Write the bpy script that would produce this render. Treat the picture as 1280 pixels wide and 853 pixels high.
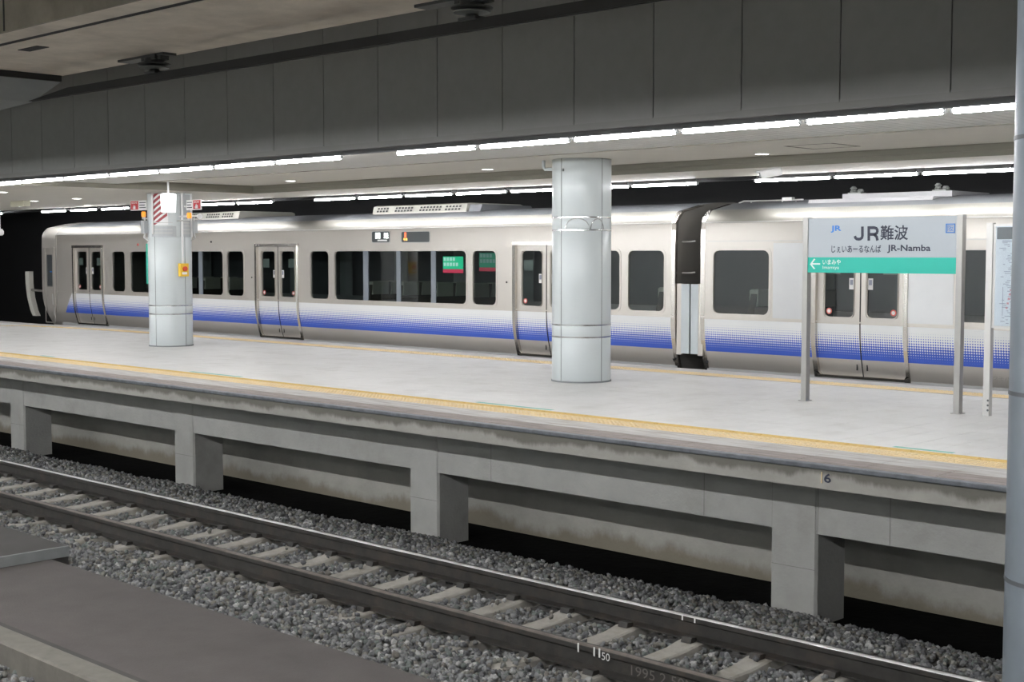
import bpy, math, random
import numpy as np
from mathutils import Vector, Matrix
random.seed(7); np.random.seed(7)
for _o in list(bpy.data.objects): bpy.data.objects.remove(_o)
SC = bpy.context.scene
COL = SC.collection
# ------------------------------------------------------------------ camera, world, exposure
HC = 1.656; YAW = math.radians(44.017); PITCH = math.radians(3.6395); FPX = 1720.0
cam = bpy.data.cameras.new('camera'); camo = bpy.data.objects.new('camera', cam); COL.objects.link(camo)
camo.location = (0, 0, HC); camo.rotation_euler = (math.pi/2-PITCH, 0, YAW)
cam.sensor_width = 36.0; cam.lens = FPX/1280*36.0; cam.clip_end = 200
SC.camera = camo
w = bpy.data.worlds.new('world'); SC.world = w; w.use_nodes = True
w.node_tree.nodes['Background'].inputs[0].default_value = (0.02, 0.021, 0.022, 1)
w.node_tree.nodes['Background'].inputs[1].default_value = 0.3
SC.view_settings.view_transform = 'Standard'; SC.view_settings.look = 'None'
SC.view_settings.gamma = 1.0; SC.view_settings.use_curve_mapping = False
SC.view_settings.exposure = 0.55
TUBE = 64.0        # emission of the platform tubes
OWN = 178.0         # emission of the tubes over the platform the camera stands on
FW = Vector((-math.sin(YAW)*math.cos(PITCH), math.cos(YAW)*math.cos(PITCH), -math.sin(PITCH)))
RT = Vector((math.cos(YAW), math.sin(YAW), 0)); UP = RT.cross(FW)
def at(x, y, Y=None, Z=None):
    """photo pixel -> point on the plane Y=.. or Z=.."""
    q = FW + RT*((x-640)/FPX) - UP*((y-426.5)/FPX)
    k = Y/q.y if Y is not None else (Z-HC)/q.z
    q = q*k; return Vector((q.x, q.y, q.z+HC))
# ------------------------------------------------------------------ materials
def lin(c): return tuple((v/12.92 if v <= .04045 else ((v+.055)/1.055)**2.4) for v in c)
MATS = {}
def mat(name, col, rough=.5, metal=0, var=0., scale=4., bump=0., bscale=40., dirt=None, dscale=1.2, dlo=.5, dhi=.7, stretch=(1,1,1), emit=None, estr=0, spec=.5, coat=0):
    m = bpy.data.materials.new(name); m.use_nodes = True; MATS[name] = m
    nt = m.node_tree; b = nt.nodes['Principled BSDF']; L = nt.links
    b.inputs['Roughness'].default_value = rough; b.inputs['Metallic'].default_value = metal
    b.inputs['Specular IOR Level'].default_value = spec
    b.inputs['Coat Weight'].default_value = coat
    b.inputs['Base Color'].default_value = (*col, 1)
    if var or dirt or bump:
        g = nt.nodes.new('ShaderNodeNewGeometry'); mp = nt.nodes.new('ShaderNodeMapping'); mp.inputs['Scale'].default_value = stretch
        L.new(g.outputs['Position'], mp.inputs['Vector'])
    c = None
    if var:
        n = nt.nodes.new('ShaderNodeTexNoise'); n.inputs['Scale'].default_value = scale; n.inputs['Detail'].default_value = 6; n.inputs['Roughness'].default_value = .65
        L.new(mp.outputs[0], n.inputs['Vector'])
        r = nt.nodes.new('ShaderNodeValToRGB'); e = r.color_ramp.elements
        e[0].position = .3; e[1].position = .7
        e[0].color = (*[v*(1-var) for v in col], 1); e[1].color = (*[min(1, v*(1+var)) for v in col], 1)
        L.new(n.outputs['Fac'], r.inputs['Fac']); c = r.outputs['Color']
    if dirt:
        n = nt.nodes.new('ShaderNodeTexNoise'); n.inputs['Scale'].default_value = dscale; n.inputs['Detail'].default_value = 8; n.inputs['Roughness'].default_value = .6
        L.new(mp.outputs[0], n.inputs['Vector'])
        r = nt.nodes.new('ShaderNodeValToRGB'); e = r.color_ramp.elements; e[0].position = dlo; e[1].position = dhi
        L.new(n.outputs['Fac'], r.inputs['Fac'])
        mx = nt.nodes.new('ShaderNodeMix'); mx.data_type = 'RGBA'
        L.new(r.outputs['Color'], mx.inputs['Factor'])
        if c: L.new(c, mx.inputs[6])
        else: mx.inputs[6].default_value = (*col, 1)
        mx.inputs[7].default_value = (*dirt, 1); c = mx.outputs[2]
    if c: L.new(c, b.inputs['Base Color'])
    if bump:
        n = nt.nodes.new('ShaderNodeTexNoise'); n.inputs['Scale'].default_value = bscale; n.inputs['Detail'].default_value = 5
        L.new(mp.outputs[0], n.inputs['Vector'])
        bp = nt.nodes.new('ShaderNodeBump'); bp.inputs['Strength'].default_value = bump; bp.inputs['Distance'].default_value = .02
        L.new(n.outputs['Fac'], bp.inputs['Height']); L.new(bp.outputs[0], b.inputs['Normal'])
    if emit:
        b.inputs['Emission Color'].default_value = (*emit, 1); b.inputs['Emission Strength'].default_value = estr
    return m
mat('concrete', (.37,.37,.35), .85, var=.10, scale=2.2, bump=.25, bscale=30, dirt=(.28,.275,.25), dscale=1.6, dlo=.55, dhi=.8)
mat('joint_faint', (.20,.20,.185), .9)
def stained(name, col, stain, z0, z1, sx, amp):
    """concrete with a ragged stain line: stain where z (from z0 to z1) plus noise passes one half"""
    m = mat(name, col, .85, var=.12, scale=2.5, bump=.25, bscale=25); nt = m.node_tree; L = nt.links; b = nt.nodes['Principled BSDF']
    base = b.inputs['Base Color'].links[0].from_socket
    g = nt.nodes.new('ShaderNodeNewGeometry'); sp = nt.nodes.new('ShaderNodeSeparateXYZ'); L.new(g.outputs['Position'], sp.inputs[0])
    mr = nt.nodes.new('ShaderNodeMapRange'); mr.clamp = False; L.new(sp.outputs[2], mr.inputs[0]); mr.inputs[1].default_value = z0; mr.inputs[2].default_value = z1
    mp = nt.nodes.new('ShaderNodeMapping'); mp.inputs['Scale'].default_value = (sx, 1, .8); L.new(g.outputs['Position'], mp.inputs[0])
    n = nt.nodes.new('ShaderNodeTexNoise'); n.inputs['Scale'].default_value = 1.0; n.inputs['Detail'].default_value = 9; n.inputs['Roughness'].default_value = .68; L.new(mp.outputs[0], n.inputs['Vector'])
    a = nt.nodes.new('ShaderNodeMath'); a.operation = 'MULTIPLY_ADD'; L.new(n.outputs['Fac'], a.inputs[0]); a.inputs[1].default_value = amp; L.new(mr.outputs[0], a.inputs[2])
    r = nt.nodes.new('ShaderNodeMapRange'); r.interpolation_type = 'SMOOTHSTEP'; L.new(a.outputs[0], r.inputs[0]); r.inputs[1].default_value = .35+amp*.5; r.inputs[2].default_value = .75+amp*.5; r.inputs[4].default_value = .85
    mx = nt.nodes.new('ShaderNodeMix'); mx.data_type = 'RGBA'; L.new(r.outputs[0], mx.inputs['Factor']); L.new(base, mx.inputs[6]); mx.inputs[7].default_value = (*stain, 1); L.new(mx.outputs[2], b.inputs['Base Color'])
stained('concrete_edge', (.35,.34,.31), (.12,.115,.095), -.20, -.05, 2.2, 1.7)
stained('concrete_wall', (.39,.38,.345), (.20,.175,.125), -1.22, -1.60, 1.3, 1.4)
mat('soffit_concrete', (.62,.56,.48), .8, var=.2, scale=1.5, bump=.15, bscale=20, dirt=(.46,.39,.32), dscale=.9, dlo=.5, dhi=.75)
mat('beam_concrete', (.26,.235,.19), .85, var=.2, scale=2, dirt=(.18,.16,.13), dscale=1.2)  # darker than the soffit: shade on the beam face put into the colour
mat('soffit_lower', (.22,.235,.24), .8, var=.08, scale=2)
mat('fascia_paint', (.225,.225,.213), .6, var=.05, scale=6)
mat('joint_dark', (.03,.03,.03), .9)
mat('tile', (.66,.655,.645), .42, var=.05, scale=1.2, dirt=(.55,.54,.52), dscale=2.0, dlo=.5, dhi=.75, spec=.35)
mat('tile_joint', (.26,.26,.26), .8)
mat('edge_stone', (.52,.51,.50), .6, var=.08, scale=3, dirt=(.30,.26,.23), dscale=5, dlo=.45, dhi=.7, stretch=(.35,3,1))
mat('edge_grit', (.30,.265,.25), .75, var=.25, scale=6, stretch=(.5,3,1))
mat('tactile_yellow', (.72,.56,.31), .6, var=.10, scale=5, dirt=(.70,.60,.42), dscale=6, dlo=.5, dhi=.8)
mat('tactile_line', (.62,.42,.13), .6, var=.1, scale=6)
mat('green_line', (.16,.45,.38), .6, var=.1, scale=8)
mat('nosing', (.17,.185,.205), .5, metal=.2, var=.3, scale=9)
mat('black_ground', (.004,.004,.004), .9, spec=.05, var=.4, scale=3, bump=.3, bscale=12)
mat('gravel_bed', (.11,.105,.10), .9, var=.4, scale=30)
mat('sleeper_concrete', (.30,.285,.255), .85, var=.15, scale=8, bump=.15, dirt=(.24,.22,.18), dscale=6, dlo=.5, dhi=.75)
mat('rail_side', (.028,.026,.023), .6, var=.35, scale=10, dirt=(.055,.043,.034), dscale=6, dlo=.5, dhi=.75)
mat('rail_top', (.72,.715,.71), .32, metal=1)
mat('rail_top_rust', (.12,.10,.085), .6, var=.3, scale=12)
mat('walkway', (.078,.069,.066), .9, var=.14, scale=2.5, bump=.15, bscale=60)
mat('walkway_dark', (.05,.047,.044), .9, var=.15, scale=2.5)
mat('walkway_face', (.22,.23,.23), .8, var=.1, scale=8)
mat('kerb', (.15,.142,.122), .85, var=.15, scale=8)
mat('ceiling_cream', (.60,.575,.515), .7, var=.03, scale=2)
mat('ceiling_slat', (.55,.54,.51), .55, var=.04, scale=2)
mat('ceiling_step', (.19,.18,.145), .7, var=.06, scale=3)  # darker than the ceiling: shade of the step faces put into the colour
mat('trough_grey', (.22,.22,.225), .6)
mat('fascia_trim', (.19,.185,.175), .5)
mat('enamel', (.60,.645,.655), .28, var=.02, scale=2, spec=.5)
mat('enamel_seam', (.20,.215,.22), .5)
mat('steel_band', (.62,.62,.62), .22, metal=1)
mat('steel', (.36,.355,.34), .42, metal=.6, var=.05, scale=6)
mat('steel_light', (.55,.545,.53), .4, metal=.4)
mat('stainless', (.60,.57,.53), .40, metal=.6, var=.05, scale=1.2, stretch=(3,1,.5))
mat('stainless_dull', (.40,.385,.36), .45, metal=.8)
mat('cantrail_steel', (.28,.268,.24), .5, metal=.5, var=.04, scale=1.2)
mat('door_rim', (.60,.57,.53), .25, metal=.95)
mat('roof_grey', (.15,.155,.165), .6, var=.1, scale=2)
mat('roof_pale', (.27,.265,.27), .6)
mat('aircon_cream', (.36,.35,.31), .55)
mat('right_panel', (.62,.63,.64), .42, metal=.55, var=.03, scale=2)
mat('rubber', (.015,.015,.016), .6)
mat('dark_end', (.19,.18,.165), .6)
mat('interior', (.5,.5,.5), .7)
mat('interior_wall', (.5,.51,.52), .6)
mat('seat_cloth', (.075,.06,.045), .9)
mat('seat_cover', (.7,.68,.6), .9)
mat('mullion', (.22,.25,.29), .4)
mat('white_paint', (.80,.80,.80), .45)
mat('sticker_pale', (.55,.60,.60), .5)
mat('sticker_red', (.75,.16,.14), .5)
mat('guard_white', (.60,.66,.70), .45)
mat('guard_cream', (.60,.59,.54), .5)
mat('poster_green', (.02,.5,.27), .5, emit=(.03,.80,.42), estr=.75)  # these glowing colours imitate a reflection in the train glass
mat('poster_pale', (.6,.8,.75), .5, emit=(.55,.95,.85), estr=.8)  # glow imitating a reflection in the train glass
mat('poster_red', (.6,.05,.1), .5, emit=(.85,.06,.14), estr=.8)  # glow imitating a reflection in the train glass
mat('poster_green_dim', (.03,.20,.13), .5, emit=(.04,.30,.19), estr=.5)  # dimmer glow imitating a reflection in the train glass
mat('poster_pale_dim', (.25,.32,.32), .5, emit=(.25,.35,.35), estr=.4)  # dimmer glow imitating a reflection in the train glass
mat('poster_red_dim', (.35,.05,.08), .5, emit=(.55,.06,.10), estr=.55)  # dimmer glow imitating a reflection in the train glass
mat('display_black', (.07,.08,.085), .3)
mat('led_white', (.8,.8,.8), .5, emit=(.9,1,.94), estr=2.0)
mat('led_red', (.8,.1,.05), .5, emit=(1,.12,.04), estr=1.6)
mat('led_amber', (.8,.5,.1), .5, emit=(1,.55,.12), estr=1.4)
mat('sign_face', (.41,.455,.495), .35, var=.02, scale=2)
mat('sign_green', (.0,.46,.36), .4)
mat('ink', (.02,.025,.05), .5)
mat('logo_blue', (.03,.20,.62), .5)
mat('sign_white', (.72,.85,.82), .5)
mat('map_white', (.70,.74,.80), .35)
mat('map_dark', (.03,.035,.045), .4)
mat('map_ink', (.30,.32,.42), .5)
mat('map_red', (.65,.25,.30), .5)
mat('map_green', (.35,.65,.55), .5)
mat('pipe_grey', (.125,.145,.165), .38, var=.05, scale=3, dirt=(.11,.125,.14), dscale=3, spec=.5)
mat('pipe_dark', (.06,.065,.07), .5)
mat('bar_black', (.016,.015,.014), .6)
mat('insulator', (.05,.052,.05), .45)
mat('insulator_pale', (.16,.17,.16), .45)
mat('cctv_white', (.82,.82,.82), .4)
mat('sign_red', (.55,.05,.06), .45)
mat('orange_lamp', (.85,.30,.03), .4, emit=(1,.33,.03), estr=.5)
mat('button_yellow', (.85,.55,.05), .4)
mat('button_red', (.70,.08,.04), .4)
mat('grey_box', (.42,.44,.45), .5)
mat('stripe_red', (.34,.05,.06), .5)
mat('pillar_green', (.03,.42,.30), .5)
mat('wall_black', (.014,.014,.015), .8)
mat('cream_box', (.62,.60,.47), .6)
mat('tube_glow', (1,1,1), .5, emit=(.98,.985,1.0), estr=TUBE)
mat('near_tube_glow', (1,1,1), .5, emit=(.98,.985,1.0), estr=TUBE*.78)
mat('own_tube_glow', (1,1,1), .5, emit=(.98,.985,1.0), estr=OWN)
mat('own_fill_glow', (1,1,1), .5, emit=(.98,.985,1.0), estr=OWN*.11)  # dim fill row, added only for its light
mat('downlight_glow', (1,1,1), .5, emit=(1,.98,.95), estr=9)
mat('lantern_glow', (1,1,1), .5, emit=(1,1,1), estr=1.6)
mat('lamp_cap', (.55,.56,.56), .4, metal=.5)
mat('chalk', (.72,.72,.70), .8)
mat('chalk_faint', (.13,.12,.11), .8)
mat('stone_a', (.225,.225,.22), .85, var=.25, scale=14)
# glass: tinted, see-through and reflecting
def glass(name, tint, refl=1.0):
    m = bpy.data.materials.new(name); m.use_nodes = True; MATS[name] = m
    nt = m.node_tree; nt.nodes.clear(); L = nt.links
    o = nt.nodes.new('ShaderNodeOutputMaterial'); t = nt.nodes.new('ShaderNodeBsdfTransparent'); t.inputs[0].default_value = (*tint, 1)
    g = nt.nodes.new('ShaderNodeBsdfGlossy'); g.inputs['Roughness'].default_value = .04; g.inputs[0].default_value = (refl, refl, refl, 1)
    # Schlick reflectance of a thin pane, the same from both faces
    ge = nt.nodes.new('ShaderNodeNewGeometry'); vd = nt.nodes.new('ShaderNodeVectorMath'); vd.operation = 'DOT_PRODUCT'; L.new(ge.outputs['Normal'], vd.inputs[0]); L.new(ge.outputs['Incoming'], vd.inputs[1])
    def MN(op, a, c):
        n = nt.nodes.new('ShaderNodeMath'); n.operation = op
        for i, v in enumerate((a, c)):
            if isinstance(v, (int, float)): n.inputs[i].default_value = v
            elif v is not None: L.new(v, n.inputs[i])
        return n.outputs[0]
    f = MN('ADD', MN('MULTIPLY', MN('POWER', MN('SUBTRACT', 1.0, MN('ABSOLUTE', vd.outputs['Value'], None)), 5.0), .9), .08)
    mx = nt.nodes.new('ShaderNodeMixShader'); L.new(f, mx.inputs[0]); L.new(t.outputs[0], mx.inputs[1]); L.new(g.outputs[0], mx.inputs[2]); L.new(mx.outputs[0], o.inputs[0])
glass('train_glass', (.40,.45,.435)); glass('case_glass', (.92,.94,.95))
# body side with the halftone livery band (print on the metal)
def livery(name, base, rough, metal):
    m = bpy.data.materials.new(name); m.use_nodes = True; MATS[name] = m
    nt = m.node_tree; L = nt.links; b = nt.nodes['Principled BSDF']
    def N(op, a, c=None, d=None):
        n = nt.nodes.new('ShaderNodeMath'); n.operation = op
        for i, v in enumerate((a, c, d)):
            if v is None: continue
            if isinstance(v, (int, float)): n.inputs[i].default_value = v
            else: L.new(v, n.inputs[i])
        return n.outputs[0]
    g = nt.nodes.new('ShaderNodeNewGeometry'); s = nt.nodes.new('ShaderNodeSeparateXYZ'); L.new(g.outputs['Position'], s.inputs[0])
    X, Z = s.outputs[0], s.outputs[2]
    inz = N('MULTIPLY', N('GREATER_THAN', Z, .245), N('LESS_THAN', Z, .715))
    start = N('GREATER_THAN', X, N('ADD', N('MULTIPLY', Z, .84), -30.83))
    mask = N('MULTIPLY', inz, start)
    t = N('DIVIDE', N('SUBTRACT', Z, .245), .47)                      # 0 blue .. 1 white
    k = 2*math.pi/.066
    u = N('SINE', N('MULTIPLY', N('ADD', X, Z), k)); v = N('SINE', N('MULTIPLY', N('SUBTRACT', X, Z), k))
    d = N('MULTIPLY_ADD', N('MULTIPLY', u, v), .5, .5)
    th = N('MULTIPLY_ADD', t, 1.45, -.17)
    fac = nt.nodes.new('ShaderNodeMapRange'); fac.interpolation_type = 'SMOOTHSTEP'
    L.new(N('SUBTRACT', d, th), fac.inputs[0]); fac.inputs[1].default_value = -.16; fac.inputs[2].default_value = .16
    ink = nt.nodes.new('ShaderNodeMix'); ink.data_type = 'RGBA'; L.new(fac.outputs[0], ink.inputs['Factor'])
    ink.inputs[6].default_value = (.84,.86,.89,1); ink.inputs[7].default_value = (.045,.115,.60,1)
    n = nt.nodes.new('ShaderNodeTexNoise'); n.inputs['Scale'].default_value = 1.3; n.inputs['Detail'].default_value = 4
    L.new(g.outputs['Position'], n.inputs['Vector'])
    r = nt.nodes.new('ShaderNodeValToRGB'); r.color_ramp.elements[0].color = (*[c*.93 for c in base], 1); r.color_ramp.elements[1].color = (*[min(1,c*1.07) for c in base], 1)
    L.new(n.outputs['Fac'], r.inputs[0])
    mc = nt.nodes.new('ShaderNodeMix'); mc.data_type = 'RGBA'; L.new(mask, mc.inputs['Factor']); L.new(r.outputs[0], mc.inputs[6]); L.new(ink.outputs[2], mc.inputs[7])
    L.new(mc.outputs[2], b.inputs['Base Color'])
    L.new(N('MULTIPLY', N('SUBTRACT', 1.0, mask), metal), b.inputs['Metallic']); b.inputs['Roughness'].default_value = rough
livery('livery_side', (.60,.57,.53), .40, .6)
# ------------------------------------------------------------------ mesh helpers
WL = {}                                   # object name -> world location of its origin
class MB:
    def __init__(s): s.v = []; s.f = []; s.m = []
    def add(s, vs, fs, mi=0):
        o = len(s.v); s.v += [tuple(p) for p in vs]; s.f += [tuple(o+i for i in f) for f in fs]; s.m += [mi]*len(fs); return s
    def box(s, x0, x1, y0, y1, z0, z1, mi=0):
        return s.add([(x0,y0,z0),(x1,y0,z0),(x1,y1,z0),(x0,y1,z0),(x0,y0,z1),(x1,y0,z1),(x1,y1,z1),(x0,y1,z1)],
                     [(0,3,2,1),(4,5,6,7),(0,1,5,4),(1,2,6,5),(2,3,7,6),(3,0,4,7)], mi)
    def bev(s, x0, x1, y0, y1, z0, z1, b=.006, mi=0):
        """box with chamfered top edges"""
        return s.add([(x0,y0,z0),(x1,y0,z0),(x1,y1,z0),(x0,y1,z0),(x0,y0,z1-b),(x1,y0,z1-b),(x1,y1,z1-b),(x0,y1,z1-b),(x0+b,y0+b,z1),(x1-b,y0+b,z1),(x1-b,y1-b,z1),(x0+b,y1-b,z1)],
                     [(0,3,2,1),(0,1,5,4),(1,2,6,5),(2,3,7,6),(3,0,4,7),(4,5,9,8),(5,6,10,9),(6,7,11,10),(7,4,8,11),(8,9,10,11)], mi)
    def ring(s, secs, closed=True, cap=True, mi=0):
        """loft between rings of equal point count"""
        n = len(secs[0]); o = len(s.v)
        for r in secs: s.v += [tuple(p) for p in r]
        for k in range(len(secs)-1):
            for i in range(n if closed else n-1):
                a = o+k*n+i; b = o+k*n+(i+1) % n
                s.f.append((a, b, b+n, a+n)); s.m.append(mi)
        if cap:
            s.f.append(tuple(o+i for i in reversed(range(n)))); s.m.append(mi)
            e = o+(len(secs)-1)*n; s.f.append(tuple(e+i for i in range(n))); s.m.append(mi)
        return s
    def tube(s, pts, r, n=8, mi=0, cap=True):
        pts = [Vector(p) for p in pts]; rs = r if isinstance(r, (list, tuple)) else [r]*len(pts); secs = []
        for i, p in enumerate(pts):
            d = (pts[min(i+1, len(pts)-1)]-pts[max(i-1, 0)]).normalized()
            a = Vector((0,0,1)) if abs(d.z) < .9 else Vector((1,0,0))
            u = d.cross(a).normalized(); w_ = d.cross(u).normalized()
            secs.append([p+u*math.cos(2*math.pi*k/n)*rs[i]+w_*math.sin(2*math.pi*k/n)*rs[i] for k in range(n)])
        return s.ring(secs, True, cap, mi)
    def prism(s, poly, axis, a, b, mi=0):
        """extrude 2D polygon; axis x: poly=(y,z); y: poly=(x,z); z: poly=(x,y)"""
        def P(q, t): return {'x': (t, q[0], q[1]), 'y': (q[0], t, q[1]), 'z': (q[0], q[1], t)}[axis]
        return s.ring([[P(q, a) for q in poly], [P(q, b) for q in poly]], True, True, mi)
    def build(s, name, mats, parent=None, smooth=False, loc=None):
        me = bpy.data.meshes.new(name)
        base = Vector(WL[parent.name]) if parent is not None else Vector((0,0,0))
        o_ = Vector(loc) if loc is not None else base.copy()
        me.from_pydata([tuple(Vector(p)-o_) for p in s.v], [], s.f); 
        for mm in ([mats] if isinstance(mats, str) else mats): me.materials.append(MATS[mm])
        if any(s.m): me.polygons.foreach_set('material_index', s.m)
        import bmesh
        bm = bmesh.new(); bm.from_mesh(me); bmesh.ops.recalc_face_normals(bm, faces=bm.faces); bm.to_mesh(me); bm.free()
        if smooth:
            me.polygons.foreach_set('use_smooth', [True]*len(me.polygons)); 
            try: me.set_sharp_from_angle(angle=math.radians(40))
            except Exception: pass
        me.update()
        return link(name, me, parent, o_-base)
def link(name, data, parent=None, loc=(0,0,0), rot=None, scale=None):
    o = bpy.data.objects.new(name, data); COL.objects.link(o)
    o.location = loc
    if rot: o.rotation_euler = rot
    if scale: o.scale = scale
    if parent is not None: o.parent = parent
    WL[o.name] = (Vector(WL[parent.name]) if parent is not None else Vector((0,0,0)))+Vector(loc)
    return o
def tag(o, label=None, cat=None, group=None, kind=None):
    if label: o['label'] = label
    if cat: o['category'] = cat
    if group: o['group'] = group
    if kind: o['kind'] = kind
    return o
def thing(name, loc, label, cat, group=None): return tag(link(name, None, None, loc), label, cat, group)
def struct(o, label=None): o['kind'] = 'structure'; 
def B(*a): return MB().box(*a)
ORD = ['first','second','third','fourth','fifth','sixth','seventh','eighth','ninth','tenth','eleventh','twelfth','thirteenth','fourteenth','fifteenth','sixteenth','seventeenth','eighteenth','nineteenth','twentieth']
TENS = {20:'twenty', 30:'thirty', 40:'forty'}
def ordw(i):
    n = i+1
    if n <= 20: return ORD[i]
    t = n//10*10
    return {30:'thirtieth', 40:'fortieth'}.get(n) or TENS[t]+'-'+ORD[n-t-1]
def text(name, s, box, Y, m, parent, thick=.0, depth=.003, keep=False, vertical=False):
    """lettering facing -Y fitted into box=(x0,x1,z0,z1) in metres"""
    cu = bpy.data.curves.new('t', 'FONT'); cu.body = s; cu.size = 1; cu.offset = thick; cu.extrude = .0; cu.resolution_u = 3
    if vertical: cu.body = '\n'.join(s); cu.align_x = 'CENTER'; cu.space_line = .9
    to = bpy.data.objects.new('t', cu); COL.objects.link(to)
    me = bpy.data.meshes.new_from_object(to.evaluated_get(bpy.context.evaluated_depsgraph_get()))
    bpy.data.objects.remove(to)
    n = len(me.vertices); co = np.zeros(n*3); me.vertices.foreach_get('co', co); co = co.reshape(-1, 3)
    if n == 0: return None
    lo, hi = co.min(0), co.max(0); x0, x1, z0, z1 = box
    sx = (x1-x0)/max(1e-6, hi[0]-lo[0]); sz = (z1-z0)/max(1e-6, hi[1]-lo[1])
    if keep: sx = sz = min(sx, sz)
    base = WL[parent.name]
    out = np.stack([x0+(co[:,0]-lo[0])*sx-base[0], np.full(n, Y-depth-base[1]), z0+(co[:,1]-lo[1])*sz-base[2]], 1)
    me.vertices.foreach_set('co', out.ravel()); me.materials.clear(); me.materials.append(MATS[m]); me.update(); me.name = name
    return link(name, me, parent)
def rrect(x0, x1, z0, z1, r, n=4):
    p = []
    for cx, cz, a in ((x1-r, z1-r, 0), (x0+r, z1-r, 90), (x0+r, z0+r, 180), (x1-r, z0+r, 270)):
        for k in range(n+1):
            t = math.radians(a+90*k/n); p.append((cx+r*math.cos(t), cz+r*math.sin(t)))
    return p
# ================================================================== SETTING
PX0, PX1 = -44.0, 8.0          # extent of the island platform in view
NE = 9.42                      # near platform edge
# ---- island platform slab (near edge straight, far edge bending inwards at the far end)
far_edge = [(PX1, 16.05), (-26.5, 16.05), (-30.2, 15.66), (-32.2, 15.40), (PX0, 13.9)]
b = MB().prism([(PX0, 9.45), (PX1, 9.45)]+far_edge, 'z', -.20, -.03)
floor = b.build('floor', 'concrete_edge'); struct(floor)
# ---- underside: girder, back wall, ground
gird = B(PX0, PX1, 10.2, 10.65, -.744, -.19).build('trim_1', 'concrete'); struct(gird)
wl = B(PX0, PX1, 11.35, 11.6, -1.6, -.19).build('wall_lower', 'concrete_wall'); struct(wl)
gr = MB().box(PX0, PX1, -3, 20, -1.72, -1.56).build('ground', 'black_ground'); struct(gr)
# vertical casting joints on the girder
for i, px_ in enumerate((965.5, 1022.5, 1113, 614, 880)):
    X = at(px_, 640, Y=10.2).x
    B(X-.003, X+.003, 10.198, 10.21, -.74, -.2).build('casting_joint', 'joint_faint', gird)
# ---- fascia over the platform edge with its panels
fas = B(PX0, PX1, 9.37, 9.5, 2.80, 4.35).build('wall_front', 'joint_dark'); struct(fas)
pan = MB().box(-.445, .445, -.018, .0, 2.812, 4.33)
pan.build('panel', 'fascia_paint', fas, loc=(0,0,0)); p0 = bpy.data.objects['panel']; X = -4.661+.45+.9*4
first = True
while X > -34:
    if first: p0.location = (X, 9.37, 0); first = False
    else: link('panel', p0.data, fas, (X, 9.37, 0))
    X -= .9001
# ---- trough strip between the fascia and the slatted ceiling
tr1 = MB().box(PX0, PX1, 9.345, 9.37, 2.752, 2.812).build('trim_2', 'fascia_trim'); struct(tr1)
tr2 = MB().box(PX0, PX1, 9.36, 10.06, 2.80, 2.83).box(PX0, PX1, 9.70, 9.71, 2.737, 2.802).build('trim_3', 'trough_grey'); struct(tr2)
# ---- platform ceiling: low rims, raised middle field with step faces
ZL, ZR, YR0, YR1 = 2.725, 2.865, 11.85, 14.6
ceil = MB()
ceil.box(-20.55, PX1, 10.2, YR0, 2.82, 2.86)                # carrier above the slats
ceil.box(PX0, -20.55, 10.1, YR1, ZL, 2.80)                # low field beyond the raised one
ceil.box(PX0, PX1, YR1, 16.02, ZL, 2.80)
ceil.box(-20.55, PX1, YR0, YR1, ZR, 2.92)                # raised field
ceil = ceil.build('ceiling', 'ceiling_cream'); struct(ceil)
MB().box(-20.56, -20.54, 10.12, YR1, ZL+.002, ZR+.005).build('step_face', 'ceiling_step', ceil)
MB().box(-20.55, PX1, YR1-.015, YR1+.005, 2.79, ZR+.005).build('step_face', 'ceiling_step', ceil)
MB().box(-20.55, PX1, YR1-.03, YR1+.007, ZL+.002, 2.787).build('step_face', 'ceiling_step', ceil)
MB().box(-20.55, PX1, YR0-.01, YR0+.01, 2.80, ZR+.005).build('step_face', 'ceiling_step', ceil)
# access hatch outline in the raised field
h0, h1 = at(1003, 184.5, Z=2.87), at(1096, 184.5, Z=2.87)
MB().box(h0.x, h1.x, 13.35, 13.37, 2.861, 2.867).box(h0.x, h1.x, 13.95, 13.97, 2.861, 2.867).box(h0.x, h0.x+.02, 13.35, 13.97, 2.861, 2.867).box(h1.x-.02, h1.x, 13.35, 13.97, 2.861, 2.867).build('hatch_joint', 'ceiling_step', ceil)
# slats over the near edge: one piece each
sl = MB().box(-.057, .057, 0, 1.79, 0, .02).build('ceiling_slat', 'ceiling_slat', ceil, loc=(0,0,0)); X = -3.0; first = True
cnt = 0
while X > -20.5 and cnt < 290:
    if first: sl.location = (X, 10.06, 2.80); first = False
    else: link('ceiling_slat', sl.data, ceil, (X, 10.06, 2.80))
    X -= .12; cnt += 1
MB().box(-20.55, PX1, YR0-.015, YR0+.015, 2.792, 2.815).build('edge_strip', 'ceiling_step', ceil)
# far trough and far drop panel
tr4 = MB().box(PX0, PX1, 16.0, 16.45, 2.80, 2.83).box(PX0, PX1, 16.0, 16.015, 2.73, 2.82).build('trim_4', 'fascia_trim'); struct(tr4)
ff = B(PX0, PX1, 16.45, 16.55, 2.70, 4.3).build('wall_rear', 'wall_black'); struct(ff)
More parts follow.
